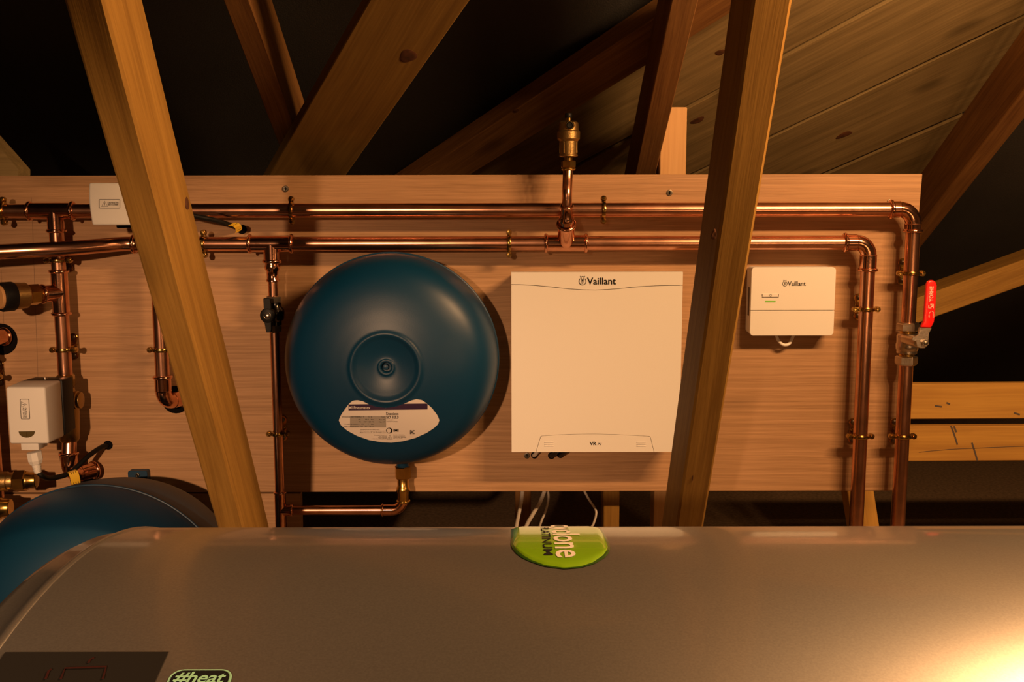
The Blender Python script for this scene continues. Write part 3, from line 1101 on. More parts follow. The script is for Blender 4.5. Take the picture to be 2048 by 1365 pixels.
def tagflag(parent, pts, wv):
    mb = MB()
    pts = [V(p) for p in pts]
    vs = []
    for p in pts:
        vs += [p - wv / 2, p + wv / 2]
    n = len(pts)
    mb.add(vs + [x + V((0, 0.0006, 0)) for x in vs], [(2 * i, 2 * i + 1, 2 * i + 3, 2 * i + 2) for i in range(n - 1)] + [(2 * n + 2 * i, 2 * n + 2 * i + 2, 2 * n + 2 * i + 3, 2 * n + 2 * i + 1) for i in range(n - 1)])
    f = mb.obj('cable_tag', YELLOW, parent)
    mb = MB()
    for k in (-0.2, 0.05, 0.3):
        a = pts[1] + wv * k + V((0, -0.0006, 0)); b = pts[-2] + wv * k + V((0, -0.0006, 0))
        w_ = wv.normalized() * 0.0005
        mb.add([a - w_, a + w_, b + w_, b - w_], [(0, 1, 2, 3)])
    mb.obj('tag_print', INK, f, smooth=0)


tagflag(cb, [P(141, 943, 1.668), P(146, 944.5, 1.660), P(150, 956, 1.659), P(152, 968, 1.662), P(151, 972, 1.664)], (P(152, 940, 1.66) - P(134, 946, 1.66)))

# elbow below valve 1
runH = thing('copper_pipework', (XT1, YP, Q(125, 940).z), 'short copper elbow turning into the panel below the white valve head', 'pipework')
zc = Q(125, 906).z
mb = MB()
zz1 = Q(128, 950).z
dv = V((0.55, 0.83, 0)).normalized(); rad = 0.019
cE = V((XT1 + 0.001, YP - 0.008, zz1))
ctr = cE + ZZ * rad + dv * rad
mb.tube([ctr - dv * rad * math.cos(t) - ZZ * rad * math.sin(t) for t in [PI / 2 * i / 10 for i in range(11)]], R22 * 1.1, 22)
sleeve(mb, cE + ZZ * rad, V((cE.x, cE.y, zc)), R22, (False, True))
sleeve(mb, cE + dv * rad, cE + dv * 0.045, R22, (False, True))
mb.obj('elbow', COPPER_F, runH)
pipe(runH, [V((cE.x, cE.y, zc - 0.004)), V((cE.x, cE.y + 0.006, zb1 + 0.004))])

# --- valve 2 (on the upper pipe, half hidden by the strut)
YF2 = 1.590
a = P(179, 366, YF2); b = P(181, 451, YF2)
xa = (a.x + b.x) / 2; xb2 = P(292, 400, YF2).x
v2 = thing('zone_valve', (xa, 1.70, b.z), 'white motorised valve head on the upper pipe partly hidden by the left strut', 'valve')
poly = []
for i in range(9):
    t = i / 8
    poly.append(V((xa - 0.0022 * math.sin(PI * t) + 0.0015 * t, YF2, a.z + (b.z - a.z) * t)))
poly += [V((xb2 - 0.001, YF2, b.z)), V((xb2 - 0.002, YF2, a.z))]
h2 = MB().prism(poly, (0, 0.052, 0)).obj('head_cover', WHITE, v2, bevel=0.003, seg=3)
MB().hexa(rect(xa + 0.018, xb2 - 0.004, b.z - 0.006, a.z + 0.001, YF2 + 0.0515), rect(xa + 0.018, xb2 - 0.004, b.z - 0.004, a.z, YF2 + 0.09)).obj('base_block', BLACK, v2, bevel=0.002)
MB().lathe([(0.012, 0), (0.0155, 0.003), (0.018, 0.02), (0.018, 0.05), (0.0155, 0.066), (0.012, 0.07)], V((Q(198, 420).x, YP, zu)), XX, 24).obj('valve_body', BRASS_C, v2)
lm = flat(YF2 - 0.0006)
lb = rrect(198.3, 399.2, 239.7, 416.5, 1.8)
mb = MB()
mb.strip(lb + [lb[0]], 0.9, lm)
tri = [(203, 413.5), (215.5, 413.5), (209, 402.5)]
mb.strip(tri + [tri[0]], 0.8, lm)
mb.strip([(209.1, 405.5), (209.1, 410)], 0.9, lm)
mb.strip([(209.1, 411), (209.1, 412)], 0.9, lm)
mb.obj('warning_sign', INK, h2, smooth=0)
lettering('CAUTION DO', 215.3, 404.6, 236.6, 407.6, lm, INK, h2, bold=0.02)
lettering('NOT COVER!', 215.8, 408.2, 236.2, 411.2, lm, INK, h2, bold=0.02)
gx = P(296, 410, 1.62)
MB().lathe([(0.011, 0), (0.011, 0.012), (0.007, 0.016), (0.006, 0.035)], V((xb2 - 0.001, 1.622, P(0, 420, 1.622).z)), XX, 12).obj('gland_nut', WHITE, v2)
cb = thing('black_cable', P(482, 459, YB), 'black cable running from behind the left strut between the two horizontal pipes', 'cable')
pts = spline([V((xb2 + 0.03, 1.622, P(0, 420, 1.622).z)), P(360, 425, 1.64), P(395, 434, 1.662), P(425, 440, 1.68), P(456, 449, 1.705), P(472, 455, 1.733), P(481, 458.5, 1.7485)], 8)
MB().tube(pts, 0.0042, 14).obj('cable', RUBBER, cb)
tagflag(cb, [P(462, 448.5, 1.699), P(470, 449, 1.695), P(476, 453, 1.694), P(478, 460, 1.70), P(476, 464, 1.702)], (P(480, 447, 1.695) - P(468, 453, 1.695)))

# ================================================================ isolating valve with black lever
iv = thing('isolating_valve', (XT3, YP, zv3b), 'small chrome isolating valve with a black lever left of the round vessel', 'valve')
Lz = zv3 - zv3b
MB().lathe([(0.011, 0), (0.0128, 0.001), (0.0128, 0.010), (0.011, 0.0115)], V((XT3, YP, zv3 - 0.0115)), ZZ, 6, rot=0.3).obj('hex_nut', NICKEL, iv, smooth=20)
MB().lathe([(0.011, 0), (0.0128, 0.001), (0.0128, 0.010), (0.011, 0.0115)], V((XT3, YP, zv3b)), ZZ, 6, rot=0.3).obj('hex_nut', NICKEL, iv, smooth=20)
MB().lathe([(0.0095, 0), (0.0095, 0.006), (0.0135, 0.010), (0.0145, Lz * 0.36), (0.0135, Lz - 0.034), (0.0095, Lz - 0.029), (0.0095, Lz - 0.023)], V((XT3 + 0.003, YP, zv3b + 0.0115)), ZZ, 24).obj('body', mat('dark_chrome', (0.10, 0.095, 0.09), 0.2, 1.0), iv)
kc = P(534.5, 632, 1.672)
mb = MB()
mb.lathe([(0.009, 0.03), (0.011, 0.012), (0.0125, 0.008), (0.0125, 0.002), (0.011, 0)], kc, YY, 24)
lever = MB()
poly = [kc + V((-0.0055, 0.001, 0.010)), kc + V((-0.006, 0.001, 0.028)), kc + V((0.0045, 0.001, 0.0285)), kc + V((0.006, 0.001, 0.012)), kc + V((0.006, 0.001, -0.022)), kc + V((0.0045, 0.001, -0.0275)), kc + V((-0.003, 0.001, -0.0275)), kc + V((-0.0055, 0.001, -0.01))]
mb.prism(poly, (0, 0.007, 0))
lv = mb.obj('lever', BLACK, iv, bevel=0.0008, seg=1)
MB().lathe([(0.0035, 0.002), (0.0035, -0.001), (0.002, -0.002), (0, -0.002)], kc, YY, 12).obj('lever_screw', NICKEL, lv)
mb = MB(); mb.torus(kc + V((0, -0.0002, 0)), YY, 0.0055, 0.0006, 24, 6); mb.obj('lever_ring', NICKEL, lv)

# ================================================================ air vent
av = thing('air_vent', vb, 'brass automatic air vent standing above the panel on a copper riser', 'air vent')
pv = YV / FPX
z_ = lambda v: P(1137, v, YV).z
base = V((vb.x + 0.0005, YV, 0))


def prof_v(lst):
    zb_ = z_(lst[0][1])
    return [(r * pv, z_(v) - zb_) for r, v in lst], V((base.x, base.y, zb_))


def vent(lst, name, m, n=28, rot=0.0, sm=35):
    p, o = prof_v(lst)
    return MB().lathe(p, o, ZZ, n, rot=rot).obj(name, m, av, smooth=sm)


vent([(12, 341), (14, 339), (14, 336.5), (11, 335)], 'collar', BRASS)
vent([(12.5, 336), (15, 334.5), (15, 323), (12.5, 321.5)], 'hex_nut', BRASS, 6, 0.2, 20)
vent([(8, 322.5), (8, 313)], 'neck', BRASS)
body = vent([(14, 314), (18.5, 312.5), (18.5, 310), (17.5, 309), (18.5, 283), (20, 281), (22.5, 278), (22.8, 264), (21.5, 262), (20, 261), (19, 246), (14, 242.5), (6, 242)], 'body', BRASS_C)
for k in range(8):
    a = 2 * PI * (k + 0.3) / 8
    c = V((base.x + 18 * pv * math.cos(a), base.y + 18 * pv * math.sin(a), (z_(308) + z_(283)) / 2))
    MB().box(c, 0.0011, 0.0011, z_(284) - z_(307)).obj('rib', BRASS_C, body, smooth=0)
vent([(5.5, 243), (5.5, 234)], 'spigot', BRASS)
vent([(6.5, 236), (7, 235), (7, 228), (6, 226.5), (0, 226.3)], 'top_cap', BLACK)
pc = V((base.x + 1.5 * pv, YV - 21.5 * pv, z_(252)))
MB().lathe([(9 * pv, 0.010), (9 * pv, 0.0015), (8 * pv, 0)], pc, YY, 24).obj('side_port', BRASS, av)
MB().lathe([(6.8 * pv, 0.002), (6.8 * pv, -0.001), (5.5 * pv, -0.0016), (4.5 * pv, -0.0004), (0, -0.0002)], pc, YY, 24).obj('port_plug', BLACK, av)

# ================================================================ ball valve with red handle
bv = thing('ball_valve', (XE1, YP, zv2b), 'nickel ball valve with red lever handle on the outer right pipe', 'valve')
zz_ = lambda v: Q(1822, v).z


def bvl(lst, name, m, n=28, rot=0.0, sm=35):
    zb_ = zz_(lst[0][1])
    return MB().lathe([(r * YP / FPX, zz_(v) - zb_) for r, v in lst], V((XE1, YP, zb_)), ZZ, n, rot=rot).obj(name, m, bv, smooth=sm)


bvl([(17, 731), (20, 729.5), (20, 728), (22, 727), (22, 714), (19, 712)], 'hex_nut', NICKEL, 6, 0.25, 20)
bvl([(15, 713), (15, 706)], 'thread', BRASS)
bvl([(17, 708), (20, 706), (20, 701), (21.5, 699), (22.5, 690), (21, 686), (21, 672), (19, 668.5), (17, 667)], 'body', NICKEL)
bvl([(15, 669), (15, 661)], 'thread', BRASS)
bvl([(19, 662), (22, 660.5), (22, 648.5), (20, 647), (20, 645.5), (17, 644.5)], 'hex_nut', NICKEL, 6, 0.25, 20)
YHd = 1.655
sc0 = P(1849, 686, YHd)
MB().lathe([(0.009, 0.045), (0.009, 0.006), (0.007, 0.004)], sc0 + V((-0.006, 0, 0)), V((-0.18, 1, 0)), 18).obj('stem_boss', NICKEL, bv)
mb = MB()
plate = [(1834, 694), (1832, 684), (1824, 681), (1825, 675), (1836, 671), (1839, 655), (1864, 656), (1858, 668), (1857, 690), (1850, 697), (1840, 697)]
mb.prism([P(u, v, YHd) for u, v in plate], (0, 0.0035, 0))
mb.obj('lever_plate', NICKEL, bv, bevel=0.0006, seg=1)
mb = MB()
mb.lathe([(0.0055, 0.001), (0.006, -0.0005), (0.006, -0.004), (0.005, -0.005)], sc0, YY, 6, rot=0.3)
nt_ = mb.obj('stem_nut', NICKEL, bv, smooth=20)
MB().lathe([(0.0032, -0.004), (0.0032, -0.0062), (0.002, -0.007), (0, -0.007)], sc0, YY, 14).obj('stem_end', SCREW, nt_)
# red sleeve: bent lever, lower part leaning in, upper part upright
hnd = [(1841.5, 655.5), (1862.5, 656.5), (1868.5, 645), (1871, 630), (1872.5, 600), (1874.5, 572), (1873, 565.5), (1868, 561), (1862, 560.5), (1856, 563.5), (1853, 571), (1851, 600), (1849, 630), (1848, 643)]
mb = MB()
mb.prism([P(u, v, YHd - 0.004) for u, v in hnd], (0, 0.0075, 0))
hn = mb.obj('handle_sleeve', RED, bv, bevel=0.0022, seg=3)
hf = flat(YHd - 0.0046)
hs = lambda u, v: hf(u - (v - 600) * 0.035, v)
lettering('YORHE', 1858.5, 573, 1866.3, 603.5, hs, REDTXT, hn, turn=-1, bold=0.015)
mb = MB()
for pl_ in ([(1858, 611), (1858, 616.5), (1862.5, 616.5), (1862.5, 611.5)], [(1867, 617), (1867, 609), (1861, 609)], [(1862.5, 613.5), (1865, 613.5), (1865, 611)]):
    mb.strip(pl_, 1.6, hs)
mb.obj('emblem', REDTXT, hn, smooth=0)
lettering('ON', 1858, 630, 1861, 635.5, hs, REDTXT, hn, turn=-1)
lettering('OFF', 1866.5, 627, 1869.5, 635.5, hs, REDTXT, hn, turn=-1)
mb = MB()
mb.strip(spl2([(1859.5, 628), (1860, 625.5), (1862, 624)], 4), 0.8, hs)
mb.strip(spl2([(1864.5, 623.5), (1867.5, 624.5), (1868.5, 626.5)], 4), 0.8, hs)
mb.obj('arrow_arcs', REDTXT, hn, smooth=0)

# ================================================================ round expansion vessel on the panel
YR = 1.655                                   # seam plane
vc = P(785, 718, YR)
RV = px(213.5, YR)
ves = thing('expansion_vessel', (vc.x, YB, vc.z), 'round blue expansion vessel with white label mounted on the plywood panel', 'vessel')
# (radius, distance in front of the seam plane)
ctl = [(1.0, 0.0), (0.995, 0.018), (0.972, 0.036), (0.92, 0.054), (0.83, 0.069), (0.70, 0.0795), (0.55, 0.087), (0.42, 0.0915), (0.345, 0.0935)]
pr = [(p.x * RV, p.y) for p in spline([(a, b, 0) for a, b in ctl], 5)]
rr0 = 0.305 * RV
pr += [(rr0 * 1.09, 0.0945), (rr0 * 1.05, 0.0960), (rr0 * 1.0, 0.0963), (rr0 * 0.95, 0.0950)]
pr += [(p.x * RV, p.y) for p in spline([(0.27, 0.0925, 0), (0.20, 0.0885, 0), (0.13, 0.0855, 0), (0.085, 0.0848, 0), (0.07, 0.0862, 0), (0.055, 0.0862, 0)], 4)]
pr += [(0.045 * RV, 0.084), (0.043 * RV, 0.076), (0.0, 0.0755)]


def ves_t(r):
    for i in range(len(pr) - 1):
        (r0, t0), (r1, t1) = pr[i], pr[i + 1]
        if r1 <= r <= r0:
            k = (r0 - r) / max(1e-9, r0 - r1)
            return t0 + (t1 - t0) * k
    return pr[0][1]


back = [(0.30 * RV, -0.090), (0.62 * RV, -0.080), (0.86 * RV, -0.055), (0.965 * RV, -0.030), (0.99 * RV, -0.012), (1.0 * RV, -0.006)]
back = [(p.x, p.y) for p in spline([(a, b, 0) for a, b in back], 4)]
MB().lathe([(r, -t) for r, t in back] + [(r, -t) for r, t in pr], V((vc.x, YR, vc.z)), YY, 96).obj('shell', BLUE, ves, smooth=50)
mb = MB(); mb.torus((vc.x, YR + 0.003, vc.z), YY, RV * 1.0, 0.0022, 96, 8); mb.obj('seam', BLUE, ves)
MB().lathe([(0.005, -0.0778), (0.0045, -0.082), (0.003, -0.083), (0, -0.083)], V((vc.x - 0.0015, YR, vc.z)), YY, 14).obj('fill_valve', BLUE_L, ves)
zn = zn1
MB().lathe([(0.0105, 0), (0.0105, 0.02)], V((XVES, YP - 0.0, zn - 0.003)), V((0, -0.12, 1)), 20).obj('socket', BLUE, ves)
mb = MB()
mb.box((vc.x, YB - 0.006, vc.z), 0.05, 0.011, 0.20)
mb.obj('bracket', BLUE, ves, bevel=0.001)


def onves(off=0.0006):
    def f(u, v):
        Y = YR - 0.08
        for _ in range(12):
            p = P(u, v, Y)
            r = math.hypot(p.x - vc.x, p.z - vc.z)
            Y = YR - ves_t(r) - off
        return P(u, v, Y)
    return f


def interp(tab, x):
    if x <= tab[0][0]:
        return tab[0][1]
    for (a, b), (c, d) in zip(tab, tab[1:]):
        if x <= c:
            return b + (d - b) * (x - a) / (c - a)
    return tab[-1][1]


ltop = [(677.6, 841), (681, 832), (688, 821.5), (699, 807), (705.7, 802), (714.5, 801), (725.5, 803), (738.7, 810), (752, 814), (771.6, 816.7), (791.4, 814), (811, 807), (822, 801.8), (833, 799), (844, 801), (853, 807), (864, 817), (875, 831.4), (878.7, 841)]
lbot = [(677.6, 841), (679, 846), (681.5, 851), (694.7, 862), (714.5, 872.7), (738.7, 881), (763, 885), (782.6, 886), (807, 883), (831, 876.5), (853, 866.6), (868, 856.7), (877, 848), (878.7, 841)]


def patch(u0, u1, top, bot, mapf, nu=40, nv=10):
    mb = MB()
    vs = []
    for i in range(nu + 1):
        u = u0 + (u1 - u0) * i / nu
        a, b = top(u), bot(u)
        for j in range(nv + 1):
            vs.append(mapf(u, a + (b - a) * j / nv))
    fs = [(i * (nv + 1) + j, (i + 1) * (nv + 1) + j, (i + 1) * (nv + 1) + j + 1, i * (nv + 1) + j + 1) for i in range(nu) for j in range(nv)]
    return mb.add(vs, fs)


tf = lambda u: interp(ltop, u)
bf = lambda u: interp(lbot, u)
lab = patch(677.6, 878.7, tf, bf, onves(0.0005), 80, 12).obj('label', LABEL, ves)
lab['label'] = 'white kidney shaped maker label'
o1 = onves(0.0009)
band = lambda u: 809.5 + (u - 690) * -0.012
patch(697, 855, lambda u: max(tf(u), band(u)), lambda u: max(tf(u), band(u) + 12), o1, 70, 4).obj('label_band', LABEL_B, lab)
patch(700, 772, lambda u: 832.8, lambda u: 855.5, o1, 12, 6).obj('data_panel', LABEL_G, lab)
o2 = onves(0.0012)
lettering('IMI Pneumatex', 696, 813, 740.5, 819, o2, LABEL, lab, bold=0.005)
lettering('Statico', 772, 825, 797, 831, o2, INK, lab, bold=0.01)
lettering('SD 12.3', 772.5, 832.5, 797, 837.8, o2, INK, lab, bold=0.03)
lettering('7101001', 773, 839.5, 786, 841.6, o2, GREYINK, lab)
lettering('00000020082', 773, 843, 796, 845, o2, GREYINK, lab)
lettering('IMI', 787, 859, 797, 864, o2, INK, lab, bold=0.02)
lettering('EAC', 820, 861, 829.2, 869, o2, INK, lab, bold=0.03)
for (s, a, b, c, d) in (('Directive 2014/68/EU  V      12 L', 684, 833, 744, 835.6), ('PS      10.0   bar', 717, 838.5, 748, 840.8), ('TS   -10/+120 °C', 717, 843, 748, 845.3), ('Type', 762, 833.6, 770, 836), ('Art. N°', 758, 838.6, 770, 841), ('Fab. N°', 758, 843.2, 770, 845.5),
                        ('Preset pressure   P0      1   bar', 689, 848, 748, 850.3), ('Diag.Temperature  TB  -10 + 70 °C', 688, 852.7, 748, 855),
                        ('climatecontrol.imiplc.com', 720, 858.6, 758.5, 860.9), ('IMI Hydronic Engineering Switzerland', 720, 862, 771, 864), ('Mühlerainstrasse 26, CH 4414 Füllinsdorf', 720, 865.2, 771, 867.2),
                        ('Bedienungsanleitung lesen', 748, 870, 773, 872), ('Lire manuel', 758, 872.8, 773, 874.6), ('Read manual', 757, 875.2, 773, 877), ('Gebruiksaanwijzing lezen', 745, 877.6, 773, 879.6),
                        ('System under stress', 787, 869.6, 809, 871.4), ('Sous pression', 787, 872.1, 810, 873.9), ('Druck unter Spannung', 787, 874.6, 812, 876.4), ('Ne pas ouvrir', 787, 877.1, 805, 878.9)):
    lettering(s, a, b, c, d, o2, INK, lab, bold=0.01)
mb = MB()
tri = [(774.2, 879.6), (784.8, 879.6), (779.5, 871)]
mb.strip(tri + [tri[0]], 0.7, o2)
mb.strip([(779.5, 874), (779.5, 878)], 0.6, o2)
cres = [(778.5 + 6 * math.cos(a), 861.8 + 5.2 * math.sin(a)) for a in [2 * PI * i / 28 for i in range(29)]]
mb.strip(cres, 1.0, o2)
mb.add([o2(778.5 + 6 * math.cos(a), 861.8 + 5.2 * math.sin(a)) for a in [-1.25 + 2.5 * i / 10 for i in range(11)]] + [o2(776.8 + 5.2 * math.cos(a), 861.8 + 4.6 * math.sin(a)) for a in [1.25 - 2.5 * i / 10 for i in range(11)]], [tuple(range(22))])
mb.obj('label_marks', INK, lab, smooth=0)

# ================================================================ large white control box
YW = 1.676
a = P(1022.5, 545, YW); b = P(1366, 545, YW); c = P(1021.5, 905, YW)
bx0, bx1, bz1, bz0 = a.x, b.x, a.z, c.z
cbx = thing('control_box', ((bx0 + bx1) / 2, YB, bz0), 'large white control box with curved top strip beside the round blue vessel', 'control box')
mid = (bx0 + bx1) / 2
MB().hexa(rect(bx0 + 0.002, bx1 - 0.002, bz0 + 0.002, bz1 - 0.002, YW + 0.012), rect(bx0 + 0.005, bx1 - 0.005, bz0 + 0.006, bz1 - 0.006, YB - 0.0006)).obj('back_shell', CREAM, cbx, bevel=0.002)
MB().hexa(rect(bx0 + 0.004, bx1 - 0.004, bz0 + 0.004, bz1 - 0.004, YW + 0.0035), rect(bx0 + 0.004, bx1 - 0.004, bz0 + 0.004, bz1 - 0.004, YW + 0.0125)).obj('inner_frame', GROOVE, cbx, smooth=0)
pw = YW / FPX
wave_px = [(1022.5, 569.6), (1040, 569.8), (1065, 571), (1090, 573), (1115, 575.8), (1140, 578.4), (1165, 580.2), (1190, 580.6), (1215, 579.6), (1240, 577.5), (1265, 575), (1290, 573), (1315, 571.8), (1340, 571.2), (1366, 571)]
wave = [V((min(max(P(u, v, YW).x, bx0), bx1), YW, P(u, v, YW).z)) for u, v in wave_px]
gap = V((0, 0, 0.0005))
poly = [V((bx0, YW, bz1)), V((bx1, YW, bz1))] + [p + gap for p in wave[::-1]]
MB().prism(poly, (0, 0.014, 0)).obj('top_strip', CREAM, cbx, smooth=30)
fl_px = [(1071.5, 906), (1081, 873.5), (1084, 872), (1110, 870.2), (1150, 868.8), (1190, 868.3), (1230, 869.3), (1270, 871), (1298, 873), (1301, 874), (1308.5, 906)]
flp = [V((P(u, v, YW).x, YW, max(P(u, v, YW).z, bz0))) for u, v in fl_px]
flp[0].z = bz0; flp[-1].z = bz0


def inset(poly, dx):
    cx = sum(p.x for p in poly) / len(poly)
    return [V((p.x + (dx if p.x < cx else -dx), p.y, p.z - (dx if p.z > bz0 + 0.001 else 0))) for p in poly]


poly = [p - gap for p in wave] + [V((bx1, YW, bz0)), V((flp[-1].x, YW, bz0))] + flp[::-1][1:] + [V((bx0, YW, bz0))]
cov = MB().prism(poly, (0, 0.014, 0)).obj('front_cover', CREAM, cbx, smooth=30)
flap = MB().prism(inset(flp, 0.0006), (0, 0.014, 0)).obj('terminal_flap', CREAM, cbx, smooth=30)
for u0 in (1088.5, 1273):
    for k in range(3):
        cc = P(u0 + 9.5, 885.5 + k * 3.4 + (0.4 if u0 > 1200 else 0), YW - 0.0003)
        MB().box(cc, 19 * pw, 0.0014, 1.7 * pw).obj('vent_ridge', CREAM, flap, bevel=0.0003, seg=1)
fw = flat(YW - 0.0005)
lettering('Vaillant', 1174, 555.5, 1232, 569.5, fw, INK, cbx, bold=0.018)
lettering('VR', 1179.5, 884.2, 1193, 891.2, fw, INK, flap, bold=0.03)
lettering('71', 1194.5, 886.6, 1203.2, 891.2, fw, INK, flap, bold=0.02, shear=0.25)


def hare(parent, cx, cy, s, mapf, m=INK):
    """hare in an egg: outline oval with two ears and a face"""
    mb = MB()
    T = lambda pts: [(cx + x * s, cy + y * s) for x, y in pts]
    egg = [(-0.62, -0.62), (-0.86, -0.2), (-0.9, 0.25), (-0.72, 0.72), (-0.3, 1.0), (0.0, 1.05), (0.3, 1.0), (0.72, 0.72), (0.9, 0.25), (0.86, -0.2), (0.62, -0.62)]
    mb.strip(T(spl2(egg, 4)), 0.17 * s, mapf)
    mb.strip(T(spl2([(-0.62, -1.30), (-0.50, -0.95), (-0.28, -0.62), (-0.1, -0.25)], 3)), 0.13 * s, mapf)
    mb.strip(T(spl2([(0.62, -1.30), (0.50, -0.95), (0.28, -0.62), (0.1, -0.25)], 3)), 0.13 * s, mapf)
    mb.strip(T(spl2([(-0.42, -0.85), (-0.3, -1.08), (0, -1.16), (0.3, -1.08), (0.42, -0.85)], 3)), 0.15 * s, mapf)
    mb.add([mapf(*p) for p in T([(-0.34, -0.38), (0.0, -0.2), (0.34, -0.38), (0.22, -0.05), (0.06, 0.12), (0.05, 0.6), (-0.05, 0.6), (-0.06, 0.12), (-0.22, -0.05)])], [tuple(range(9))])
    mb.strip(T(spl2([(-0.30, 0.0), (-0.38, 0.3), (-0.25, 0.55), (0, 0.66), (0.25, 0.55), (0.38, 0.3), (0.30, 0.0)], 3)), 0.09 * s, mapf)
    mb.strip(T([(-0.25, 0.22), (-0.14, 0.22)]), 0.09 * s, mapf)
    mb.strip(T([(0.14, 0.22), (0.25, 0.22)]), 0.09 * s, mapf)
    return mb.obj('emblem', m, parent, smooth=0)


hare(cbx, 1165.2, 562.2, 7.6, fw)
# white cable entering the panel under the box
wc = thing('white_cable', P(1068, 911, YB), 'short white cable stub below the large white box', 'cable')
MB().tube(spline([P(1076, 900, 1.72), P(1072, 908, 1.735), P(1068, 911.5, 1.7485)], 5), 0.0035, 12).obj('cable', WHITE2, wc)
for i, (u, v) in enumerate(((1103, 912), (1121, 910))):
    bc_ = thing('black_cable', P(u, v, YB), ('left' if i == 0 else 'right') + ' one of two black cable stubs below the large white box', 'cable')
    MB().tube(spline([P(u + 12, v - 11, 1.715), P(u + 5, v - 3, 1.735), P(u, v, 1.7485)], 5), 0.0045, 12).obj('cable', RUBBER, bc_)

# ================================================================ small white gateway
YG = 1.712
ga_ = P(1503.5, 535, YG); gb = P(1672.5, 535, YG); gcz = P(1502, 672, YG)
gx0, gx1, gz1, gz0 = (ga_.x), gb.x, ga_.z, gcz.z
gw = thing('gateway_box', ((gx0 + gx1) / 2, YB, gz0), 'small white rounded control box with green light right of the right strut', 'control box')
rw = 0.006


def rr3(x0, x1, z0, z1, Y, r, n=5, corners=(1, 1, 1, 1)):
    pts = []
    for (cx, cz, a0, k) in ((x1 - r, z1 - r, 0, corners[0]), (x0 + r, z1 - r, PI / 2, corners[1]), (x0 + r, z0 + r, PI, corners[2]), (x1 - r, z0 + r, 1.5 * PI, corners[3])):
        if k:
            for i in range(n + 1):
                a = a0 + PI / 2 * i / n
                pts.append(V((cx + r * math.cos(a), Y, cz + r * math.sin(a))))
        else:
            pts.append(V((cx + r * math.copysign(1, math.cos(a0 + PI / 4)), Y, cz + r * math.copysign(1, math.sin(a0 + PI / 4)))))
    return pts


MB().prism(rr3(gx0 + 0.001, gx1 - 0.001, gz0 + 0.001, gz1 - 0.001, YG + 0.0046, rw), (0, YB - 0.0006 - YG - 0.0046, 0)).obj('housing', WHITE, gw, smooth=30)
zs = P(1580, 621.5, YG).z
gt = MB().prism(rr3(gx0, gx1, zs + 0.0004, gz1, YG, rw, 5, (1, 1, 0, 0)), (0, 0.008, 0)).obj('front_cover', WHITE, gw, smooth=30, bevel=0.0006, seg=1)
MB().prism(rr3(gx0, gx1, gz0, zs - 0.0004, YG, rw, 5, (0, 0, 1, 1)), (0, 0.008, 0)).obj('lower_cover', WHITE, gw, smooth=30, bevel=0.0006, seg=1)
MB().box((gx0 + 0.0007, YG + 0.018, P(1500, 605, YG).z), 0.0008, 0.008, px(58, YG)).obj('side_slot', GROOVE, gw, smooth=0)
fg = flat(YG - 0.0005)
lettering('Vaillant', 1575.5, 563, 1611.5, 572, fg, INK, gt, bold=0.012)
hare(gt, 1569.8, 567.2, 5.0, fg)
bt = P(1540.5, 591.2, YG)
mb = MB()
mb.strip([(1524.2, 589), (1524.2, 595), (1557.3, 595), (1557.3, 589)], 1.1, fg)
mb.obj('button_shadow_gap', GROOVE, gt, smooth=0)
bt_ = MB().box(bt, px(31, YG), 0.002, px(6.5, YG)).obj('button', WHITE, gt, bevel=0.0004, seg=1)
mb = MB()
dia = [(1541.3 + 2 * math.cos(a), 591.3 + 2 * math.sin(a)) for a in [2 * PI * i / 12 for i in range(13)]]
mb.strip(dia, 0.6, flat(YG - 0.0014))
mb.obj('button_mark', INK, bt_, smooth=0)
MB().box(P(1540.7, 603.4, YG), px(21, YG), 0.0012, px(2.6, YG)).obj('status_light', LED, gt, bevel=0.0003, seg=1)
wc = thing('white_cable', P(1570, 690, 1.735), 'white cable loop hanging under the small white box', 'cable')
MB().tube(spline([P(1552, 668, 1.735), P(1556, 680, 1.733), P(1563, 688, 1.731), P(1571, 690.5, 1.731), P(1580, 686, 1.733), P(1588, 668, 1.737)], 7), 0.0026, 12).obj('cable', WHITE2, wc)

# ================================================================ white cables hanging under the panel
for pts, lab in (([(1046, 975), (1043, 1000), (1037, 1030), (1031, 1065)], 'leftmost white cable hanging under the panel'),
                 ([(1092, 975), (1080, 1005), (1064, 1032), (1050, 1062)], 'white cable slanting left under the panel above the green badge'),
                 ([(1094, 975), (1097, 995), (1092, 1020), (1082, 1045), (1078, 1062)], 'thin white cable bowing right under the panel beside the slanting one'),
                 ([(1165, 975), (1177, 998), (1190, 1018), (1192, 1030), (1187, 1048), (1180, 1065)], 'rightmost white cable curving under the panel')):
    r = 0.0022 if 'thin' in lab or 'rightmost' in lab else 0.0036
    wc = thing('white_cable', P(pts[-1][0], pts[-1][1], 1.80), lab, 'cable', 'white cables under the panel')
    q = spline([P(u, v, 1.815 if 'thin' in lab else 1.80) for u, v in pts] + [P(pts[-1][0] - 5, pts[-1][1] + 60, 1.79), V((P(pts[-1][0] - 8, 1065, 1.79).x, 1.80, 0.20)), V((P(pts[-1][0] - 2, 1065, 1.79).x, 1.79, 0.004))], 6)
    MB().tube(q, r, 10).obj('cable', WHITE2, wc)

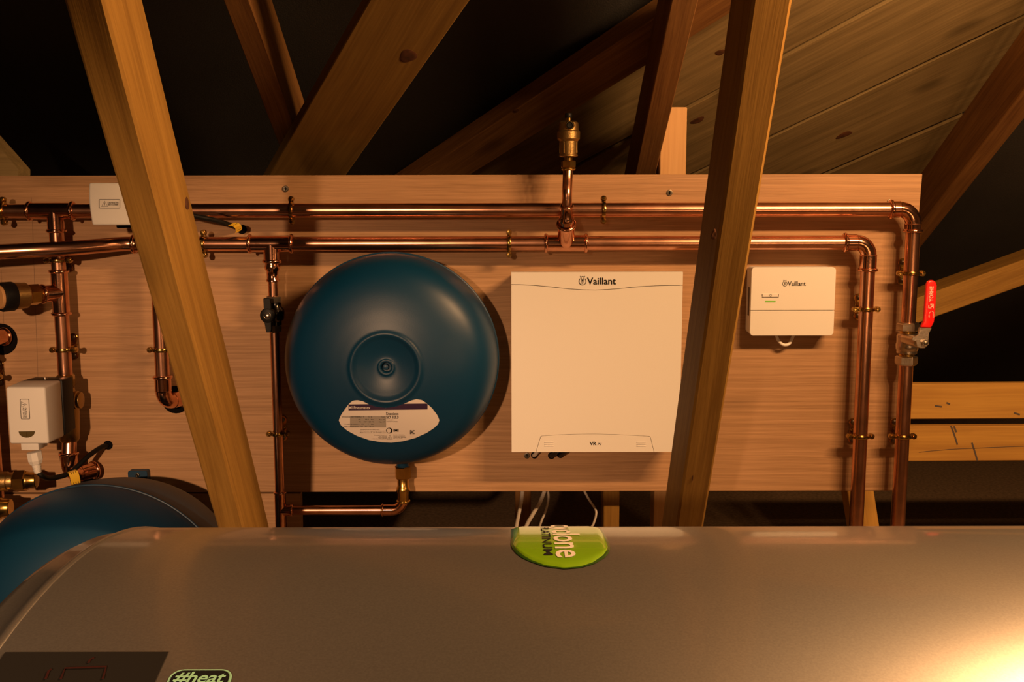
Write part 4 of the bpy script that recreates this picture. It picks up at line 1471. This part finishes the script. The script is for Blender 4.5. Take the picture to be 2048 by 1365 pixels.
# ================================================================ large blue vessel low at the left
YS = 1.50
ap = P(190, 971, YS)
RB = 0.203
bc2 = V((ap.x, YS, ap.z - RB))
big = thing('expansion_vessel', (bc2.x, YB, bc2.z - RB), 'large blue vessel low at the left behind the silver cylinder', 'vessel')
ctl = [(0.30, 0.215), (0.55, 0.205), (0.70, 0.188), (0.79, 0.168), (0.87, 0.138), (0.94, 0.085), (0.98, 0.04), (1.0, 0.0), (0.992, -0.022), (0.95, -0.055), (0.86, -0.09), (0.70, -0.118), (0.5, -0.135), (0.28, -0.143), (0.0, -0.145)]
MB().lathe([(p.x * RB, p.y) for p in spline([(a, b, 0) for a, b in ctl], 5)], bc2, YY, 96).obj('shell', BLUE_L, big, smooth=50)
mb = MB(); mb.torus(bc2, YY, RB, 0.002, 96, 8); mb.obj('seam', BLUE_L, big)
bu = P(275, 949, 1.735)
mb = MB()
mb.prism(rr3(bu.x - px(20, 1.735), bu.x + px(20, 1.735), bu.z - 0.06, bu.z + px(7, 1.735), 1.735, 0.004, 4, (1, 1, 0, 0)), (0, 0.0145, 0))
br = mb.obj('bracket', BLUE_L, big, bevel=0.0006, seg=1)
screw(275, 951, 1.734, br, 0.0035)

# ================================================================ silver hot water cylinder in the foreground
RT = 0.33
TY = 0.49
TZ = H - 0.5078
X0 = -0.2165
X1 = 1.55
tk = thing('water_cylinder', ((X0 + X1) / 2, TY, 0.0), 'large silver water cylinder lying across the foreground', 'cylinder')


def cyl(x, s, off=0.0):
    """s: arc length from the top of the cylinder towards the camera"""
    a = s / RT
    return V((x, TY - (RT + off) * math.sin(a), TZ + (RT + off) * math.cos(a)))


def oncyl(u, v):
    d = ray(u, v)
    oy, oz = -TY, H - TZ
    A = d.y ** 2 + d.z ** 2
    B = 2 * (oy * d.y + oz * d.z)
    Cc = oy ** 2 + oz ** 2 - RT ** 2
    D = max(0.0, B * B - 4 * A * Cc)
    t = (-B - math.sqrt(D)) / (2 * A)
    p = V((0, 0, H)) + d * t
    return p.x, RT * math.atan2(TY - p.y, p.z - TZ)


MB().lathe([(RT, 0.0), (RT, X1 - X0)], V((X0, TY, TZ)), XX, 160, cap=False).obj('body', SILVER, tk, smooth=60)
# end cap with rolled rim
MB().lathe([(RT - 0.0008, 0.0035), (RT + 0.0006, 0.0020), (RT + 0.0008, 0.0), (RT + 0.0002, -0.0015), (RT - 0.0022, -0.003), (RT - 0.0026, -0.013), (RT - 0.005, -0.018), (RT - 0.02, -0.0225), (RT * 0.8, -0.035), (RT * 0.4, -0.05), (0, -0.055)], V((X0, TY, TZ)), XX, 160).obj('end_cap', SILVER, tk, smooth=60)
MB().lathe([(RT - 0.0005, -0.0035), (RT + 0.0012, -0.0018), (RT - 0.002, 0.013), (RT - 0.02, 0.0225), (RT * 0.4, 0.05), (0, 0.055)], V((X1, TY, TZ)), XX, 160).obj('end_cap', SILVER, tk, smooth=60)
for X in (X0 + 0.35, X1 - 0.35):
    mb = MB()
    prf = []
    n = 16
    for i in range(n + 1):
        a = PI * 1.22 + (PI * 0.56) * i / n
        prf.append(V((X, TY + (RT + 0.001) * math.cos(a), TZ + (RT + 0.001) * math.sin(a))))
    prf += [V((X, TY + 0.26, 0.0)), V((X, TY - 0.26, 0.0))]
    mb.prism(prf, (0.06, 0, 0))
    mb.obj('cradle', PINE, tk, smooth=0)

# green badge: outline in (x, s) measured where it shows
bl = [(1022, 1056), (1022, 1075), (1022, 1092.5), (1026, 1101), (1031.6, 1108), (1044, 1117), (1058, 1124), (1089, 1134.7), (1128.4, 1140), (1163, 1137), (1191, 1128.4), (1211, 1116), (1218, 1107), (1220.6, 1097), (1216, 1084.7), (1210, 1074), (1203, 1063), (1197, 1056)]
bxs = [oncyl(u, v) for u, v in bl]
low = bxs[2:14]
smid = oncyl(1110, 1060)[1]
xs_lo = min(p[0] for p in low); xs_hi = max(p[0] for p in low)
SB = smid - 0.012
xmid = (xs_lo + xs_hi) / 2


def badge_grid(shr, off, dome, nu=48, nv=24):
    tab = sorted(low)
    tab[0] = (xs_lo, tab[0][1]); tab[-1] = (xs_hi, tab[-1][1])
    mb = MB()
    vs = []
    for i in range(nu + 1):
        t = -math.cos(PI * i / nu)
        k = (1 - shr / ((xs_hi - xs_lo) / 2))
        x = xmid + t * (xs_hi - xs_lo) / 2 * k
        b = interp(tab, xmid + t * (xs_hi - xs_lo) / 2) - shr
        # far edge: straight with rounded corners, narrowing to the right
        a = SB + shr + 0.010 * max(0, abs(t) - 0.75) / 0.25
        for j in range(nv + 1):
            q = -math.cos(PI * j / nv)
            s = (a + b) / 2 + (b - a) / 2 * q
            e = min(1 - abs(t), 1 - abs(q))
            h = off + dome * (1 - (1 - min(1, e * 7)) ** 2)
            vs.append(cyl(x, s, h))
    fs = [(i * (nv + 1) + j, (i + 1) * (nv + 1) + j, (i + 1) * (nv + 1) + j + 1, i * (nv + 1) + j + 1) for i in range(nu) for j in range(nv)]
    return mb.add(vs, fs)


bdg = badge_grid(0.0, 0.0003, 0.0005).obj('badge', GREEN_D, tk, smooth=60)
bdg['label'] = 'domed green badge'
bgf = badge_grid(0.0011, 0.0005, 0.0009).obj('badge_face', GREEN, bdg, smooth=60)


def bmap(off):
    return lambda x, s: cyl(x, s, off)


def blet(string, x0, s0, x1, s1, m, bold=0.0):
    vs, fs = text_poly(string, bold)
    xs = [a for a, b in vs]; ys = [b for a, b in vs]
    out = []
    for x, y in vs:
        a = (x - min(xs)) / (max(xs) - min(xs)); b = (y - min(ys)) / (max(ys) - min(ys))
        out.append(cyl(x0 + (x1 - x0) * b, s0 + (s1 - s0) * a, 0.0017))
    return MB().add(out, fs).obj('lettering', m, bdg, smooth=0)


xc0, se = oncyl(1109, 1114)
xc1, _ = oncyl(1156, 1066)
_, sl = oncyl(1150, 1064)
_, sc_top = oncyl(1130, 1058)
se = oncyl(1125, 1122)[1]
sn = oncyl(1120, 1082)[1]
# 'clone' ends at se; 'ne' takes about 2/5 of 'cyclone'
wl = (se - sn) / 2.0
blet('cyclone', xc0 - 0.004, se - (se - oncyl(1130, 1065)[1]) / 0.74, xc1, se, LABEL, 0.012)
xp0 = oncyl(1087, 1112)[0]; xp1 = oncyl(1106, 1112)[0]
sp = oncyl(1095, 1117)[1]
blet('PLATINUM', xp0, sp - (sp - oncyl(1095, 1062)[1]) * 1.05, xp1, sp, INK, 0.01)

# '#heat' sticker
s_ = [oncyl(343, 1346), oncyl(468, 1346)]
sx0, sx1 = s_[0][0], s_[1][0]
st = oncyl(405, 1341)[1]
sth = (sx1 - sx0) * 0.5


def rr2(x0, x1, s0, s1, r, n=6):
    return [(x, s) for x, s in rrect(x0, s0, x1, s1, r, n)]


for (sh, off, m, nm) in ((0, 0.0004, MINT, 'sticker'), (0.0010, 0.0007, INK, 'sticker_field')):
    q = rr2(sx0 + sh, sx1 - sh, st + sh, st + sth - sh, 0.0052 - sh)
    mb = MB()
    mb.add([cyl(x, s, off) for x, s in q], [tuple(range(len(q)))])
    stk = mb.obj(nm, m, tk if nm == 'sticker' else stk, smooth=0)
    if nm == 'sticker':
        stk['label'] = 'black sticker with mint border and lettering'
vs, fs = text_poly('#heat', 0.02)
vs = [(x + 0.22 * y, y) for x, y in vs]
xs = [a for a, b in vs]; ys = [b for a, b in vs]
out = []
for x, y in vs:
    a = (x - min(xs)) / (max(xs) - min(xs)); b = (y - min(ys)) / (max(ys) - min(ys))
    out.append(cyl(sx0 + 0.0022 + (sx1 - sx0 - 0.0045) * a, st + sth * 0.72 - sth * 0.56 * b, 0.0010))
MB().add(out, fs).obj('lettering', MINT, stk, smooth=0)

# dark grey instruction decal
dx0 = X0 + 0.006
dx1, ds = oncyl(337, 1306)
mb = MB()
nseg = 16
vs = []
for j in range(nseg + 1):
    s = ds + 0.13 * j / nseg
    vs += [cyl(dx0, s, 0.0004), cyl(dx1, s, 0.0004)]
mb.add(vs, [(2 * j, 2 * j + 1, 2 * j + 3, 2 * j + 2) for j in range(nseg)])
dec = mb.obj('instruction_decal', DECAL, tk, smooth=60)
dec['label'] = 'dark grey decal with a faint line drawing'
cm = lambda x, s: cyl(x, s, 0.0008)
mb = MB()
fpt = lambda u, v: oncyl(u, v)
for pl_ in ([(122, 1362), (131, 1340), (213, 1337), (206, 1362)], [(177, 1330), (181, 1323), (189, 1319)], [(92, 1362), (98, 1346), (104, 1342)]):
    mb.strip([fpt(u, v) for u, v in pl_], 0.0010, cm)
mb.obj('line_drawing', mat('dark_red_print', (0.03, 0.006, 0.005), 0.5), dec, smooth=0)

for o in bpy.data.objects:
    if '_org' in o:
        del o['_org']
